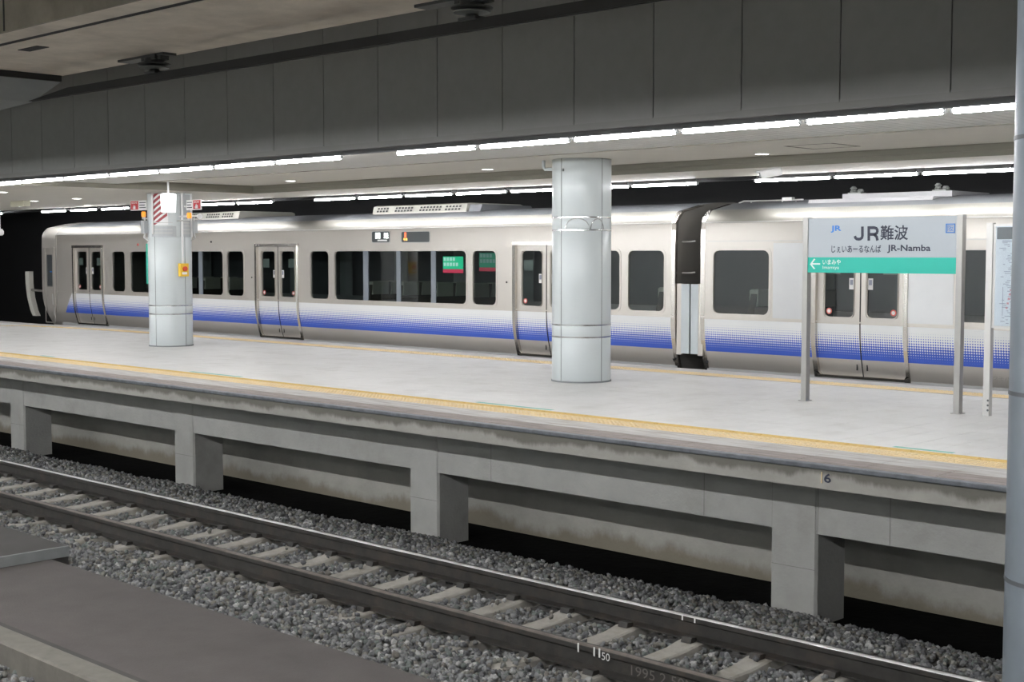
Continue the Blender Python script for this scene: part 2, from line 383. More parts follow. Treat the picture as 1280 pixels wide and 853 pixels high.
# ---- track soffit
ZS, SE = 3.70, 7.92            # soffit height and its edge towards the platform
so = MB().box(-14.85, PX1, 6.42, SE, ZS, 4.3).box(-14.85, PX1, 6.03, 6.30, ZS, 4.3).box(-14.85, PX1, 6.30, 6.42, ZS+.12, 4.3)
so = so.build('ceiling', 'soffit_concrete'); struct(so)
fc = B(-14.85, PX1, 6.0, 6.03, ZS, 4.62).build('trim_5', 'beam_concrete'); struct(fc)
tr6 = MB().box(-14.85, PX1, 6.30, 6.425, ZS+.015, ZS+.13).build('trim_6', 'joint_dark'); struct(tr6)
jx = at(5, 20, Y=6.0).x; B(jx-.012, jx+.012, 5.995, 6.01, ZS+.01, 4.6).build('casting_joint', 'joint_dark', fc)
nt_ = at(41, 60, Z=ZS); B(nt_.x-.22, nt_.x+.18, nt_.y-.05, nt_.y+.08, ZS-.006, ZS+.004).build('cable_notch', 'joint_dark', so)
lo = MB().prism([(-14.87, 3.64), (-15.6, 3.455), (-16.4, 3.42), (-43.9, 3.42), (-43.9, 4.3), (-14.87, 4.3)], 'y', 2.75, SE).build('ceiling', 'soffit_lower'); struct(lo)
jt = B(-14.88, -14.84, 5.0, SE-.02, 3.63, ZS+.003).build('trim_7', 'joint_dark'); struct(jt)
uc = B(-14.85, PX1, 2.75, 6.03, 4.6, 4.8).build('ceiling', 'soffit_concrete'); struct(uc)
ux = B(PX0, PX1, SE-.1, 9.4, 4.3, 4.5).build('ceiling', 'soffit_concrete'); struct(ux)
# ---- far tunnel walls
wb = B(PX0, PX1, 20.2, 20.5, -1.6, 4.5).build('wall_back', 'wall_black'); struct(wb)
rb = B(PX0, PX1, 16.5, 20.3, 4.3, 4.5).build('ceiling', 'wall_black'); struct(rb)
wl2 = B(PX0-.3, PX0, -3, 20.5, -1.6, 5).build('wall_left', 'wall_black'); struct(wl2)
# ---- the platform the camera stands on
of = B(PX0, PX1, -3.2, 2.05, -.25, 0).build('floor', 'tile'); struct(of)
ow = B(PX0, PX1, 1.6, 1.9, -1.6, -.25).build('wall_near', 'concrete_wall'); struct(ow)
oc = MB().box(PX0, PX1, -3.2, 2.65, 2.885, 2.95).build('ceiling', 'ceiling_cream'); struct(oc)
og = B(PX0, PX1, 2.6, 2.75, 2.80, 4.85).build('wall_own_fascia', 'fascia_paint'); struct(og)
ob = B(PX0, PX1, -3.4, -3.2, -.25, 2.9).build('wall_behind', 'enamel'); struct(ob)
# ================================================================== PLATFORM SURFACE
# coping: nosing strip, grooved edge stones, tactile blocks, guide line, tiles
MB().prism([(9.415,-.035),(9.41,-.008),(9.415,-.003),(9.48,-.003),(9.48,-.05),(9.43,-.045)], 'x', PX0, PX1).build('nosing_strip', 'nosing', floor)
MB().box(PX0, PX1, 9.49, 15.3, -.035, -.012).build('joint_bed', 'tile_joint', floor)
es = MB().bev(-.2975, .2975, 9.80, 10.195, -.03, 0, .003)
es = es.build('edge_stone', 'edge_stone', floor, loc=(0,0,0)); X = -3.0; first = True; n = 0
def rep(o, xs, name, parent):
    for i, x in enumerate(xs):
        if i == 0: o.location.x = x
        else: link(name, o.data, parent, (x, o.location.y, o.location.z))
rep(es, [-2.7-.6*i for i in range(40)], 'edge_stone', floor)
g = MB().bev(-.2975, .2975, 9.505, 9.795, -.03, -.006, .002)
for k in range(6):
    y = 9.53+k*.045; g.bev(-.2975, .2975, y, y+.026, -.007, 0, .003)
g = g.build('grooved_stone', 'edge_grit', floor, loc=(0,0,0)); rep(g, [-2.7-.6*i for i in range(40)], 'grooved_stone', floor)
t = MB().bev(-.147, .147, -.15, .15, -.03, 0, .003)
for i in range(5):
    for j in range(5):
        cx, cy = -.116+.058*i, -.116+.058*j; r1, r2 = .016, .011
        t.ring([[(cx+r*math.cos(a), cy+r*math.sin(a), z) for a in [k*math.pi/3 for k in range(6)]] for r, z in ((r1, -.001), (r2, .006))])
t = t.build('tactile_block', 'tactile_yellow', floor, loc=(0,0,0)); t.location = (0, 10.35, 0)
rep(t, [-3.0-.3*i for i in range(70)], 'tactile_block', floor)
gl = MB().bev(-.147, .147, 10.505, 10.655, -.03, 0, .003).bev(-.14, .14, 10.56, 10.60, -.002, .006, .003, 0).build('guide_line_block', 'tactile_line', floor, loc=(0,0,0))
rep(gl, [-3.0-.3*i for i in range(70)], 'guide_line_block', floor)
ft = [(-5.5-.3*i, 15.42) for i in range(72)]          # far tactile row, then the bend
d = Vector((-1.0, -.16)).normalized(); p = Vector((-27.1, 15.42))
p = Vector((ft[-1][0]-.3, 15.40))
for i in range(10): ft.append((p.x, p.y)); p += d*.3
d = Vector((-.35, -1)).normalized()
for i in range(3): ft.append((p.x, p.y)); p += d*.3
for x, y in ft: link('tactile_block', t.data, floor, (x, y, 0))
MB().box(PX0, PX1, 15.25, 15.60, -.03, -.005).box(-26.5, PX1, 15.57, 16.03, -.035, -.004).build('edge_stone', 'edge_stone', floor)
MB().prism([(-26.5,15.57),(-26.5,16.03),(-30.2,15.64),(-32.2,15.38),(-44,13.88),(-44,13.5),(-32,15.0)], 'z', -.035, -.004).build('edge_stone', 'edge_stone', floor)
MB().prism([(-44,10.66),(-44,13.6),(-33.5,14.95),(-33.5,10.66)], 'z', -.03, -.002).build('paving', 'tile', floor)
# tiles
ti = MB().bev(-.1475, .1475, -.1475, .1475, -.03, 0, .0015).build('tile', 'tile', floor, loc=(0,0,0))
cells = []
for r in range(15):
    for c in range(112):
        x, y = .1-.3*c, 10.81+.3*r
        if x > -3.2 and False: continue
        yf = 15.25 if x > -26.8 else 15.25+(x+26.8)*.16
        if y+.15 > yf+.02 and x < -26.8: pass
        cells.append((x, y))
def visible(x, y):
    v = Vector((x, y, -HC)); zc = v.dot(FW); return zc > 0 and abs(v.dot(RT)/zc*FPX) < 650 and 30 < -(v.dot(UP))/zc*FPX < 440 and v.dot(RT)/zc*FPX < 625
cells.sort(key=lambda c: (not visible(*c), c[0]**2+c[1]**2))
for i, (x, y) in enumerate(cells[:300]):
    if i == 0: ti.location = (x, y, 0)
    else: link('tile', ti.data, floor, (x, y, random.uniform(-.0006, .0006)))
rest = MB()
for x, y in cells[300:]: rest.bev(x-.1475, x+.1475, y-.1475, y+.1475, -.03, random.uniform(-.0006, .0006), .0015)
tag(rest.build('tile_field', 'tile', floor), kind='stuff')
for (xa, ya), (xb, yb) in (((1118,558.5),(1195,566)), ((596,503),(690,513)), ((235,465),(308,471)), ((48,445),(75,446))):
    a, c = at(xa, ya, Z=0), at(xb, yb, Z=0); B(a.x, c.x, 10.69, 10.75, -.001, .0015).build('green_boarding_mark', 'green_line', floor)
# car stop number on the slab edge
a = at(1026, 590, Y=9.44); B(a.x, a.x+.008, 9.444, 9.452, -.155, -.065).build('number_stroke', 'tactile_yellow', floor)
a, c = at(1029.5, 603.5, Y=9.44), at(1038.5, 593, Y=9.44); text('car_number', '6', (a.x, c.x, a.z, c.z), 9.448, 'ink', floor, thick=.02)
# ================================================================== SUPPORT PILLARS
sup = [-6.669, -11.425, -16.223, -21.02, -25.8]
for i, X in enumerate(sup):
    o = MB()
    o.prism([(X, 10.19), (X+.43, 10.19), (X+.452, 10.215), (X+.452, 10.65), (X, 10.65)], 'z', -1.6, -.19)
    s = o.build('support_pillar', 'concrete'); 
    nm = ['nearest the grey pipe post', 'second from the grey pipe post', 'third from the grey pipe post', 'fourth from the grey pipe post', 'farthest one'][i]
    tag(s, 'square concrete support pillar under the platform edge, '+nm, 'pillar', 'support pillars under the platform')
    B(X+.002, X+.43, 10.187, 10.192, -1.061, -1.057).build('casting_joint', 'joint_faint', s)
# ================================================================== TRACK
NR, FR = 7.262, 8.397                   # rail centre lines, head top z -1.1
prof = [(-.0325,-.014),(-.029,-.006),(-.022,-.0015),(-.010,0),(.010,0),(.022,-.0015),(.029,-.006),(.0325,-.014),(.0325,-.045),(.009,-.056),(.009,-.145),(.0725,-.162),(.0725,-.174),(-.0725,-.174),(-.0725,-.162),(-.009,-.145),(-.009,-.056),(-.0325,-.045)]
for yc, lab, top in ((NR, 'dark rusty steel rail nearer the walkway slab', 'rail_top_rust'), (FR, 'steel rail with a shiny polished top, nearer the platform', 'rail_top')):
    o = MB().prism([(yc+y, -1.1+z) for y, z in prof], 'x', -36, 6)
    r = o.build('rail', 'rail_side'); tag(r, lab, 'rail', 'rails of the track')
    hp = [(-.0318,-.0105),(-.0295,-.006),(-.026,-.0028),(-.022,-.001),(-.016,.0002),(-.009,.0008),(-.002,.001)]
    MB().ring([[(x_, yc+y_, -1.1+z_) for y_, z_ in hp] for x_ in (-36, 6)], closed=False, cap=False).build('running_surface', top, r, True)
    if yc == NR:
        for xx, yy, hh in ((723, 812, .05), (743, 815, .06), (749.5, 821, .05)):
            a = at(xx, yy, Y=yc-.033); B(a.x-.008, a.x+.006, yc-.0345, yc-.0315, -1.14, -1.14+.0) if 0 else MB().box(a.x-.007, a.x+.006, yc-.036, yc-.032, -1.165, -1.10).build('chalk_mark', 'chalk', r)
        a, c = at(752, 825, Y=yc-.04), at(762, 818, Y=yc-.04)
        text('chalk_number', '50', (a.x, c.x, a.z-.0, c.z), yc-.036, 'chalk', r, thick=.0)
        a, c = at(788, 838, Y=yc-.02), at(868, 846, Y=yc-.02)
        tag(text('rolled_lettering', '1995 2 50N', (a.x, c.x, -1.235, -1.165), yc-.011, 'chalk_faint', r, thick=.0), kind='stuff')
    else:
        for xx in (853, 868.5):
            a = at(xx, 780, Y=yc-.033); MB().box(a.x-.006, a.x+.006, yc-.036, yc-.032, -1.145, -1.105).build('chalk_mark', 'chalk', r)
# sleepers
def sleeper_mesh():
    o = MB(); secs = []
    for y, hw, z in ((-1.02,.085,-1.285),(-.99,.10,-1.272),(-.62,.105,-1.270),(-.45,.10,-1.276),(-.28,.09,-1.298),(0,.085,-1.305),(.28,.09,-1.298),(.45,.10,-1.276),(.62,.105,-1.270),(.99,.10,-1.272),(1.02,.085,-1.285)):
        secs.append([(-hw-.025, y, -1.46), (hw+.025, y, -1.46), (hw, y, z-.012), (hw-.015, y, z), (-hw+.015, y, z), (-hw, y, z-.012)])
    return o.ring(secs)
spx = sleeper_mesh(); sm = None; SLX = [-8.0+.615*k for k in range(10, -22, -1)]
cl = MB().prism([(-.045, -1.275), (.045, -1.275), (.03, -1.24), (-.03, -1.235)], 'x', -.045, .045)
for i, X in enumerate(SLX):
    s = thing('sleeper', (X, 7.83, -1.46), 'pale concrete sleeper under the rails, '+ordw(i)+' from the right end of the track', 'sleeper', 'concrete sleepers of the track')
    if sm is None:
        k = MB(); k.v = [(x, y, z+1.46) for x, y, z in spx.v]; k.f = spx.f; k.m = spx.m
        sm = bpy.data.meshes.new('sleeper_body'); sm.from_pydata(k.v, [], k.f); sm.materials.append(MATS['sleeper_concrete'])
        cm = bpy.data.meshes.new('rail_clip'); cm.from_pydata([(x, y, z+1.46) for x, y, z in cl.v], [], cl.f); cm.materials.append(MATS['rail_side'])
    link('body', sm, s)
    for yc in (NR, FR):
        for e_ in (-.10, .10): link('rail_clip', cm, s, (0, yc-7.83+e_, 0))
# ballast bed and stones
def bed(y, x=0):
    pts = ((4.2,-1.30),(6.0,-1.235),(6.5,-1.245),(6.9,-1.285),(7.2,-1.32),(7.5,-1.325),(7.83,-1.315),(8.2,-1.325),(8.5,-1.315),(8.75,-1.27),(9.3,-1.285),(9.9,-1.40),(10.3,-1.48))
    for (a, za), (c, zc) in zip(pts, pts[1:]):
        if y <= c: return za+(zc-za)*(y-a)/(c-a)
    return -1.50
bal = MB(); ys = [1.92,4.2,6.0,6.5,6.9,7.2,7.5,7.83,8.2,8.5,8.75,9.0,9.4,9.85,10.05]
bal.ring([[(x, y, bed(y)-.03) for x in (-43.9, -20, PX1)] for y in ys], closed=False, cap=False)
bal.ring([[(x, 10.05, -1.47) for x in (-43.9,-20,PX1)], [(x, 10.1, -1.7) for x in (-43.9,-20,PX1)]], closed=False, cap=False)
ballast = bal.build('ballast', 'gravel_bed'); tag(ballast, 'bed of grey crushed stone ballast around the rails and sleepers', 'ballast')
ico = np.array([(0,0,1)]+[(math.cos(k*2*math.pi/5)*.894, math.sin(k*2*math.pi/5)*.894, .447) for k in range(5)]+[(math.cos((k+.5)*2*math.pi/5)*.894, math.sin((k+.5)*2*math.pi/5)*.894, -.447) for k in range(5)]+[(0,0,-1)])
icf = [(0,1+k,1+(k+1)%5) for k in range(5)]+[(1+k,6+k,1+(k+1)%5) for k in range(5)]+[(1+(k+1)%5,6+k,6+(k+1)%5) for k in range(5)]+[(11,6+(k+1)%5,6+k) for k in range(5)]
icf = np.array(icf)
rng = np.random.default_rng(5)
variants = []
for k in range(10):
    q = ico*rng.uniform(.62, 1.2, (12, 1))*np.array([1.15, .95, .72]); 
    q = np.clip(q, -rng.uniform(.6,.95,3), rng.uniform(.6,.95,3)); variants.append(q)
def in_sleeper(x, y):
    dx = np.abs((x+8.0+.3075) % .615-.3075); return (dx < .12) & (np.abs(y-7.83) < 1.04)
def in_rail(y): return (np.abs(y-NR) < .085) | (np.abs(y-FR) < .085)
def in_pillar(x, y):
    r = np.zeros_like(x, bool)
    for X in sup: r |= (x > X-.03) & (x < X+.48) & (y > 10.17)
    return r
px_, py_, ps_, lay = [], [], [], []
def scatter(x0, x1, y0, y1, dens, s0, s1, lift):
    n = int((x1-x0)*(y1-y0)*dens)
    px_.append(rng.uniform(x0, x1, n)); py_.append(rng.uniform(y0, y1, n)); ps_.append(rng.uniform(s0, s1, n)); lay.append(np.full(n, lift))
scatter(-12, -2.6, 6.06, 9.95, 560, .020, .036, .0); scatter(-12, -2.6, 6.06, 9.9, 150, .020, .038, .018)
scatter(-24, -12, 6.06, 9.95, 380, .022, .038, .0); scatter(-24, -12, 6.06, 9.95, 90, .022, .038, .018)
scatter(-12, -6, 3.2, 4.5, 420, .022, .036, .0); scatter(-24, -11.5, 5.5, 6.1, 300, .022, .036, .0)
scatter(-34, -24, 6.1, 9.95, 150, .03, .045, .0)
for X in sup: scatter(X-.25, X+.62, 9.9, 10.2, 650, .02, .036, .0)
x = np.concatenate(px_); y = np.concatenate(py_); s_ = np.concatenate(ps_); lf = np.concatenate(lay)
edge = 9.90+.05*np.sin(x*3.1)+.04*np.sin(x*7.7+1)
keep = ~in_rail(y) & ~in_pillar(x, y) & ((y < edge+rng.normal(0, .03, len(x))) | (y > 9.97))
ins = in_sleeper(x, y); keep &= ~ins | (rng.uniform(0, 1, len(x)) < np.where(y < 7.10, .5, np.where(y > 8.6, .3, .02)))
x, y, s_, lf, ins = x[keep], y[keep], s_[keep], lf[keep], ins[keep]
z = np.array([bed(v) for v in y])-.012+lf+rng.normal(0, .006, len(x)); z = np.where(ins, np.maximum(z, -1.262), z)
far2 = y > 9.97; z = np.where(far2, z, z)
ang = rng.uniform(0, 2*math.pi, (len(x), 3)); vi = rng.integers(0, len(variants), len(x))
def rots(a):
    cx, sx, cy, sy, cz, sz = np.cos(a[:,0]), np.sin(a[:,0]), np.cos(a[:,1]*.2), np.sin(a[:,1]*.2), np.cos(a[:,2]), np.sin(a[:,2])
    cx, sx = np.cos(a[:,0]*.15), np.sin(a[:,0]*.15)
    Rm = np.zeros((len(a), 3, 3))
    Rm[:,0,0] = cz*cy; Rm[:,0,1] = cz*sy*sx-sz*cx; Rm[:,0,2] = cz*sy*cx+sz*sx
    Rm[:,1,0] = sz*cy; Rm[:,1,1] = sz*sy*sx+cz*cx; Rm[:,1,2] = sz*sy*cx-cz*sx
    Rm[:,2,0] = -sy; Rm[:,2,1] = cy*sx; Rm[:,2,2] = cy*cx
    return Rm
V = np.stack(variants)[vi]; Rm = rots(ang)
V = np.einsum('nij,nkj->nki', Rm, V)*s_[:,None,None]+np.stack([x, y, z], 1)[:,None,:]
# stones that show largest: each one a part of its own
dv = np.stack([x, y, z-HC], 1); zc = dv@np.array(FW); u = dv@np.array(RT)/zc*FPX; vv = -(dv@np.array(UP))/zc*FPX
onscr = (zc > 0) & (np.abs(u) < 630) & (vv < 424) & (lf > 0)
score = np.where(onscr, s_/np.maximum(zc, .1), 0); big = np.argsort(-score)[:300]; isb = np.zeros(len(x), bool); isb[big] = True
def stone_mats():
    out = []
    for k, (c, vr) in enumerate((((.25,.25,.245),.2), ((.14,.14,.145),.2), ((.30,.30,.30),.2), ((.22,.20,.175),.2), ((.27,.265,.23),.2), ((.19,.21,.195),.2), ((.50,.49,.47),.12))):
        mat('stone_%d' % k, (c[0]*.64, c[1]*.65, c[2]*.66), .85, var=vr, scale=18, bump=.2, bscale=60); out.append(MATS['stone_%d' % k])
    return out
SM = stone_mats(); prob = np.array([.22,.25,.17,.11,.09,.09,.09]); mi = rng.choice(7, len(x), p=prob/prob.sum())
R_ = ~isb; Vr = V[R_].reshape(-1, 3); nr = R_.sum()
Fr = (icf[None,:,:]+12*np.arange(nr)[:,None,None]).reshape(-1, 3)
me = bpy.data.meshes.new('stones'); me.vertices.add(len(Vr)); me.vertices.foreach_set('co', Vr.ravel()); me.loops.add(Fr.size); me.loops.foreach_set('vertex_index', Fr.ravel().astype(np.int32))
me.polygons.add(len(Fr)); me.polygons.foreach_set('loop_start', np.arange(0, Fr.size, 3, dtype=np.int32)); me.polygons.foreach_set('loop_total', np.full(len(Fr), 3, np.int32))
for m_ in SM: me.materials.append(m_)
me.polygons.foreach_set('material_index', np.repeat(mi[R_], 20).astype(np.int32)); me.update(calc_edges=True); me.validate()
tag(link('stones', me, ballast), kind='stuff')
vm = {}
for k in big:
    key = (int(vi[k]), int(mi[k]))
    if key not in vm:
        q = bpy.data.meshes.new('stone'); q.from_pydata([tuple(p) for p in variants[key[0]]], [], [tuple(int(i) for i in f) for f in icf]); q.materials.append(SM[key[1]]); vm[key] = q
    link('stone', vm[key], ballast, (x[k], y[k], z[k]), (float(ang[k,0]*.15), float(ang[k,1]*.2), float(ang[k,2])), (float(s_[k]),)*3)
# ---- walkway slabs left of the track
ws = thing('walkway_slab', (-6, 5.25, -1.3), 'long flat brown-grey concrete walkway slab beside the ballast', 'walkway')
MB().prism([(4.64,-1.5),(6.05,-1.5),(6.05,-1.157),(6.04,-1.15),(4.64,-1.15)], 'x', -11.72, 3).build('slab', 'walkway', ws)
MB().prism([(4.43,-1.5),(4.65,-1.5),(4.65,-1.135),(4.63,-1.125),(4.45,-1.125),(4.43,-1.135)], 'x', -11.72, 3).build('kerb', 'kerb', ws)
MB().box(-10.3, 3, 4.66, 4.72, -1.1505, -1.1485).build('groove', 'walkway_dark', ws)
us = thing('walkway_slab', (-16, 5.25, -1.3), 'raised dark concrete walkway slab with a pale end face, at the left edge', 'walkway')
MB().prism([(3.2,-1.5),(6.22,-1.5),(6.22,-1.057),(6.21,-1.05),(3.2,-1.05)], 'x', -24, -11.75).build('slab', 'walkway_dark', us)
MB().box(-11.752, -11.72, 3.2, 6.22, -1.148, -1.052).build('end_face', 'walkway_face', us)
# ---- grey pipe post on the right
pc = at(1266, 440, Y=5.0)+RT*.19; pp = thing('pipe_post', (pc.x, pc.y, -1.15), 'thick round grey pipe post standing on the walkway at the right edge', 'post')
def circ(cx, cy, r, z, n=32): return [(cx+r*math.cos(2*math.pi*k/n), cy+r*math.sin(2*math.pi*k/n), z) for k in range(n)]
MB().ring([circ(pc.x, pc.y, .19, zz) for zz in (-1.15, 5.0)]).build('pipe', 'pipe_grey', pp, smooth=True)
for yy in (172, 492, 727):
    zz = at(1266, yy, Y=5.0).z; zz += .0
    MB().ring([circ(pc.x, pc.y, .1925, zz-.008), circ(pc.x, pc.y, .1925, zz+.008)]).build('clamp_band', 'pipe_dark', pp, smooth=True)
MB().ring([circ(pc.x, pc.y, .27, -1.15), circ(pc.x, pc.y, .27, -1.11)]).build('base_flange', 'pipe_grey', pp, smooth=True)
# ================================================================== OVERHEAD CONDUCTOR BAR
YB = 7.75
bar = thing('conductor_bar', (-8, YB, 3.42), 'black overhead rigid conductor bar hanging above the track', 'conductor bar')
MB().ring([[(x, YB-.025, 3.428), (x, YB+.025, 3.428), (x, YB+.025, zt), (x, YB-.025, zt)] for x, zt in ((-15.3, 3.432), (-14.4, 3.512), (6, 3.512))]).build('beam', 'bar_black', bar)
MB().box(-15.25, 6, YB-.012, YB+.012, 3.42, 3.43).build('contact_strip', 'bar_black', bar)
for k, px_ in enumerate((193, 590)):
    X = at(px_, 92 if k == 0 else 22, Y=YB).x
    hg = thing('insulator_hanger', (X, YB, 3.51), ('black insulator hanger over the conductor bar, near the top left corner', 'large black insulator hanger over the conductor bar at the top edge')[k], 'insulator', 'hangers of the conductor bar')
    MB().box(X-.10, X+.10, YB-.06, YB+.06, 3.505, 3.53).ring([circ(X, YB, r, z, 16) for r, z in ((.06,3.53),(.045,3.56))]).build('clamp', 'insulator', hg)
    MB().ring([circ(X, YB, r, z, 20) for r, z in ((.045,3.555),(.15,3.565),(.15,3.575),(.05,3.585),(.05,3.595))]).build('insulator_disc', 'insulator_pale', hg, smooth=True)
    MB().ring([circ(X, YB, r, z, 20) for r, z in ((.05,3.59),(.17,3.60),(.17,3.608),(.10,3.615),(.10,3.66))]).build('insulator_body', 'insulator', hg, smooth=True)
    MB().box(X-.12, X+.14, YB-.08, YB+.08, 3.64, 3.69).box(X+.14, X+.20, YB-.05, YB+.05, 3.635, 3.69).build('bracket', 'insulator', hg)
    MB().box(X-.62, X+.26, YB-.06, YB+.10, 3.675, 3.702).build('mounting_plate', 'insulator', hg)
# ================================================================== LIGHTS
def tube_mesh(L, m, HT, rad=.0175, hw=.025):
    o = MB().tube([(-L/2+.03, 0, 0), (L/2-.03, 0, 0)], rad, 10); me = bpy.data.meshes.new('lamp'); me.from_pydata(o.v, [], o.f); me.materials.append(MATS[m])
    c = MB().tube([(-.03, 0, 0), (0, 0, 0)], .017, 8).box(-.024, -.006, -.012, .012, .012, .02); mc = bpy.data.meshes.new('end_cap'); mc.from_pydata(c.v, [], c.f); mc.materials.append(MATS['lamp_cap'])
    h = MB().box(-L/2, L/2, -hw, hw, rad, rad+.002).box(-L/2+.05, L/2-.05, -.02, .02, rad+.001, HT); mh = bpy.data.meshes.new('housing'); mh.from_pydata(h.v, [], h.f); mh.materials.append(MATS['trough_grey'])
    return me, mc, mh
def tube_row(xs, Y, Z, m, labf, group, L=1.245, HT=.05, rad=.0175, hw=.025):
    me, mc, mh = tube_mesh(L, m, HT, rad, hw)
    for i, X in enumerate(xs):
        o = thing('fluorescent_tube', (X, Y, Z), labf(i), 'light tube', group)
        link('lamp', me, o); link('housing', mh, o); link('end_cap', mc, o, (-L/2+.03, 0, 0)); link('end_cap', mc, o, (L/2, 0, 0))
nearx = [-4.35-1.29*.0+1.29*k for k in range(2, -1, -1)]+[-5.63-1.285*k for k in range(5)]+[-12.95-1.285*k for k in range(19)]
tube_row(nearx, 9.98, 2.746, 'near_tube_glow', lambda i: 'glowing white fluorescent tube over the near platform edge, '+ordw(i)+' from the right', 'tubes along the near platform edge', rad=.022)
nearx2 = nearx
farx = [-4.0+1.26*k for k in range(2, -1, -1)]+[-5.28, -6.54]+[-7.83-1.26*k for k in range(3)]+[-12.54, -13.80]+[-15.08-1.29*k for k in range(5)]+[-22.76-1.29*k for k in range(3)]+[-28.1-1.42*k for k in range(3)]+[-34.2-1.4*k for k in range(3)]
tube_row(farx, 16.2, 2.665, 'tube_glow', lambda i: 'glowing white fluorescent tube above the train roof edge, '+ordw(i)+' from the right', 'tubes along the far platform edge', L=1.225, HT=.135, hw=.07)
ownx = [2.2-1.29*k for k in range(26) ]
tube_row(ownx, 2.2, 2.80, 'own_tube_glow', lambda i: 'fluorescent tube over the track edge of the camera side platform, '+ordw(i)+' from the right', 'tubes over the camera side platform', HT=.085)
tube_row(ownx, -1.4, 2.80, 'own_fill_glow', lambda i: 'unseen added fill tube along the back of the camera side platform, '+ordw(i)+' from the right', 'added fill tubes at the back of the camera side platform', HT=.085)  # unseen back row, added to brighten the camera side
for i, (X, Y, Z) in enumerate(((-9.5,14.2,2.865),(-14.06,14.05,2.865),(-18.65,14.0,2.865),(-4.9,14.2,2.865),(-24.77,13.45,2.725),(-23.1,11.15,2.725),(-26.5,13.45,2.725),(-23.9,15.65,2.725),(-28.15,15.55,2.725))):
    nm = ['beside the security camera','left of the near column','right of the far column','hidden behind the pipe post','left of the far column','at the left edge over the near platform edge','second left of the far column','behind the far column','farthest one']
    o = thing('downlight', (X, Y, Z), 'small round ceiling downlight, '+nm[i], 'downlight', 'round ceiling downlights')
    MB().ring([circ(X, Y, r, z, 20) for r, z in ((.10,Z),(.10,Z-.006),(.08,Z-.006))], cap=False).build('trim_ring', 'white_paint', o)
    MB().ring([circ(X, Y, .08, Z-.002, 20), circ(X, Y, .08, Z-.005, 20)]).build('lamp', 'downlight_glow', o)
# ================================================================== COLUMNS
def sq(cx, cy, r, z, n=40, e=2.5):
    out = []
    for k in range(n):
        a = 2*math.pi*k/n-YAW*0; c, s = math.cos(a), math.sin(a)
        out.append((cx+r*math.copysign(abs(c)**(2/e), c), cy+r*math.copysign(abs(s)**(2/e), s), z))
    return out
def sqr(cx, cy, r, z, n=48):
    # rounded square turned with its flat side to the viewer's diagonal: nearly round
    return [(cx+(p[0]*math.cos(.0)-p[1]*math.sin(.0)), cy+p[1], z) for p in [((r*math.cos(2*math.pi*k/n)), (r*math.sin(2*math.pi*k/n))) for k in range(n)]]
def column(cx, cy, top, label, right):
    o = thing('column', (cx, cy, 0), label, 'column', 'round platform columns'); R = .383
    segs = [(0,.585,'base_panel','enamel'), (.585,.74,'band_panel','enamel'), (.74,1.955,'shaft_panel','enamel'), (1.955,2.117,'decor_band','enamel'), (2.117,top,'top_panel','enamel')] if right else \
           [(0,.58,'base_panel','enamel'), (.58,.73,'band_panel','enamel'), (.73,1.94,'shaft_panel','enamel'), (1.94,top,'top_panel','enamel')]
    for z0, z1, nm, m in segs:
        MB().ring([sqr(cx, cy, R-.003, z0+.0), sqr(cx, cy, R, z0+.004), sqr(cx, cy, R, z1-.004), sqr(cx, cy, R-.003, z1)]).build(nm, m, o, smooth=True)
    for z in ((.585,.74,1.955,2.117) if right else (.58,.73)):
        MB().ring([sqr(cx, cy, R+.003, z-.009), sqr(cx, cy, R+.003, z+.009)]).build('steel_joint', 'steel_band', o, smooth=True)
    vd = math.atan2(-cy, -cx)       # direction to the viewer
    for da in (-.74, .74, 2.3, -2.3):
        a = vd+da; x, y = cx+R*math.cos(a), cy+R*math.sin(a)
        MB().tube([(x, y, .0), (x, y, top)], .005, 6).build('panel_seam', 'enamel_seam', o)
    MB().ring([sqr(cx, cy, R+.012, 0), sqr(cx, cy, R+.008, .02)]).build('foot_ring', 'enamel_seam', o, smooth=True)
    return o, vd, R
c1, vd1, R = column(-11.78, 13.49, 2.864, 'round pale enamelled column with steel bands standing between the train and the track', True)
cx, cy = -11.78, 13.49
# etched arcs in the decor band
for da, rr in ((-.15, .10), (.55, .06)):
    pts = []
    for k in range(9):
        t_ = math.pi*k/8; a = vd1+da-rr/R*math.cos(t_)*1.6; pts.append((cx+(R+.004)*math.cos(a), cy+(R+.004)*math.sin(a), 1.965+.14*math.sin(t_)*(1 if rr > .08 else .95)))
    MB().tube(pts, .005, 5).build('etched_line', 'steel_band', c1)
a = vd1-.66; MB().ring([circ(cx+(R+.004)*math.cos(a), cy+(R+.004)*math.sin(a), .014, z, 8) for z in (2.70, 2.735)]).build('knob', 'enamel_seam', c1)
# short drain elbow beside the column head
q = at(683, 212, Y=13.25); dp = tag(MB().tube([(q.x-.05, 13.25, 2.872), (q.x-.05, 13.25, 2.78), (q.x-.03, 13.26, 2.75), (cx-.33, 13.3, 2.75)], .022, 10).build('drain_pipe', 'enamel', None, True), 'short white drain pipe elbow under the ceiling at the near column head', 'pipe')
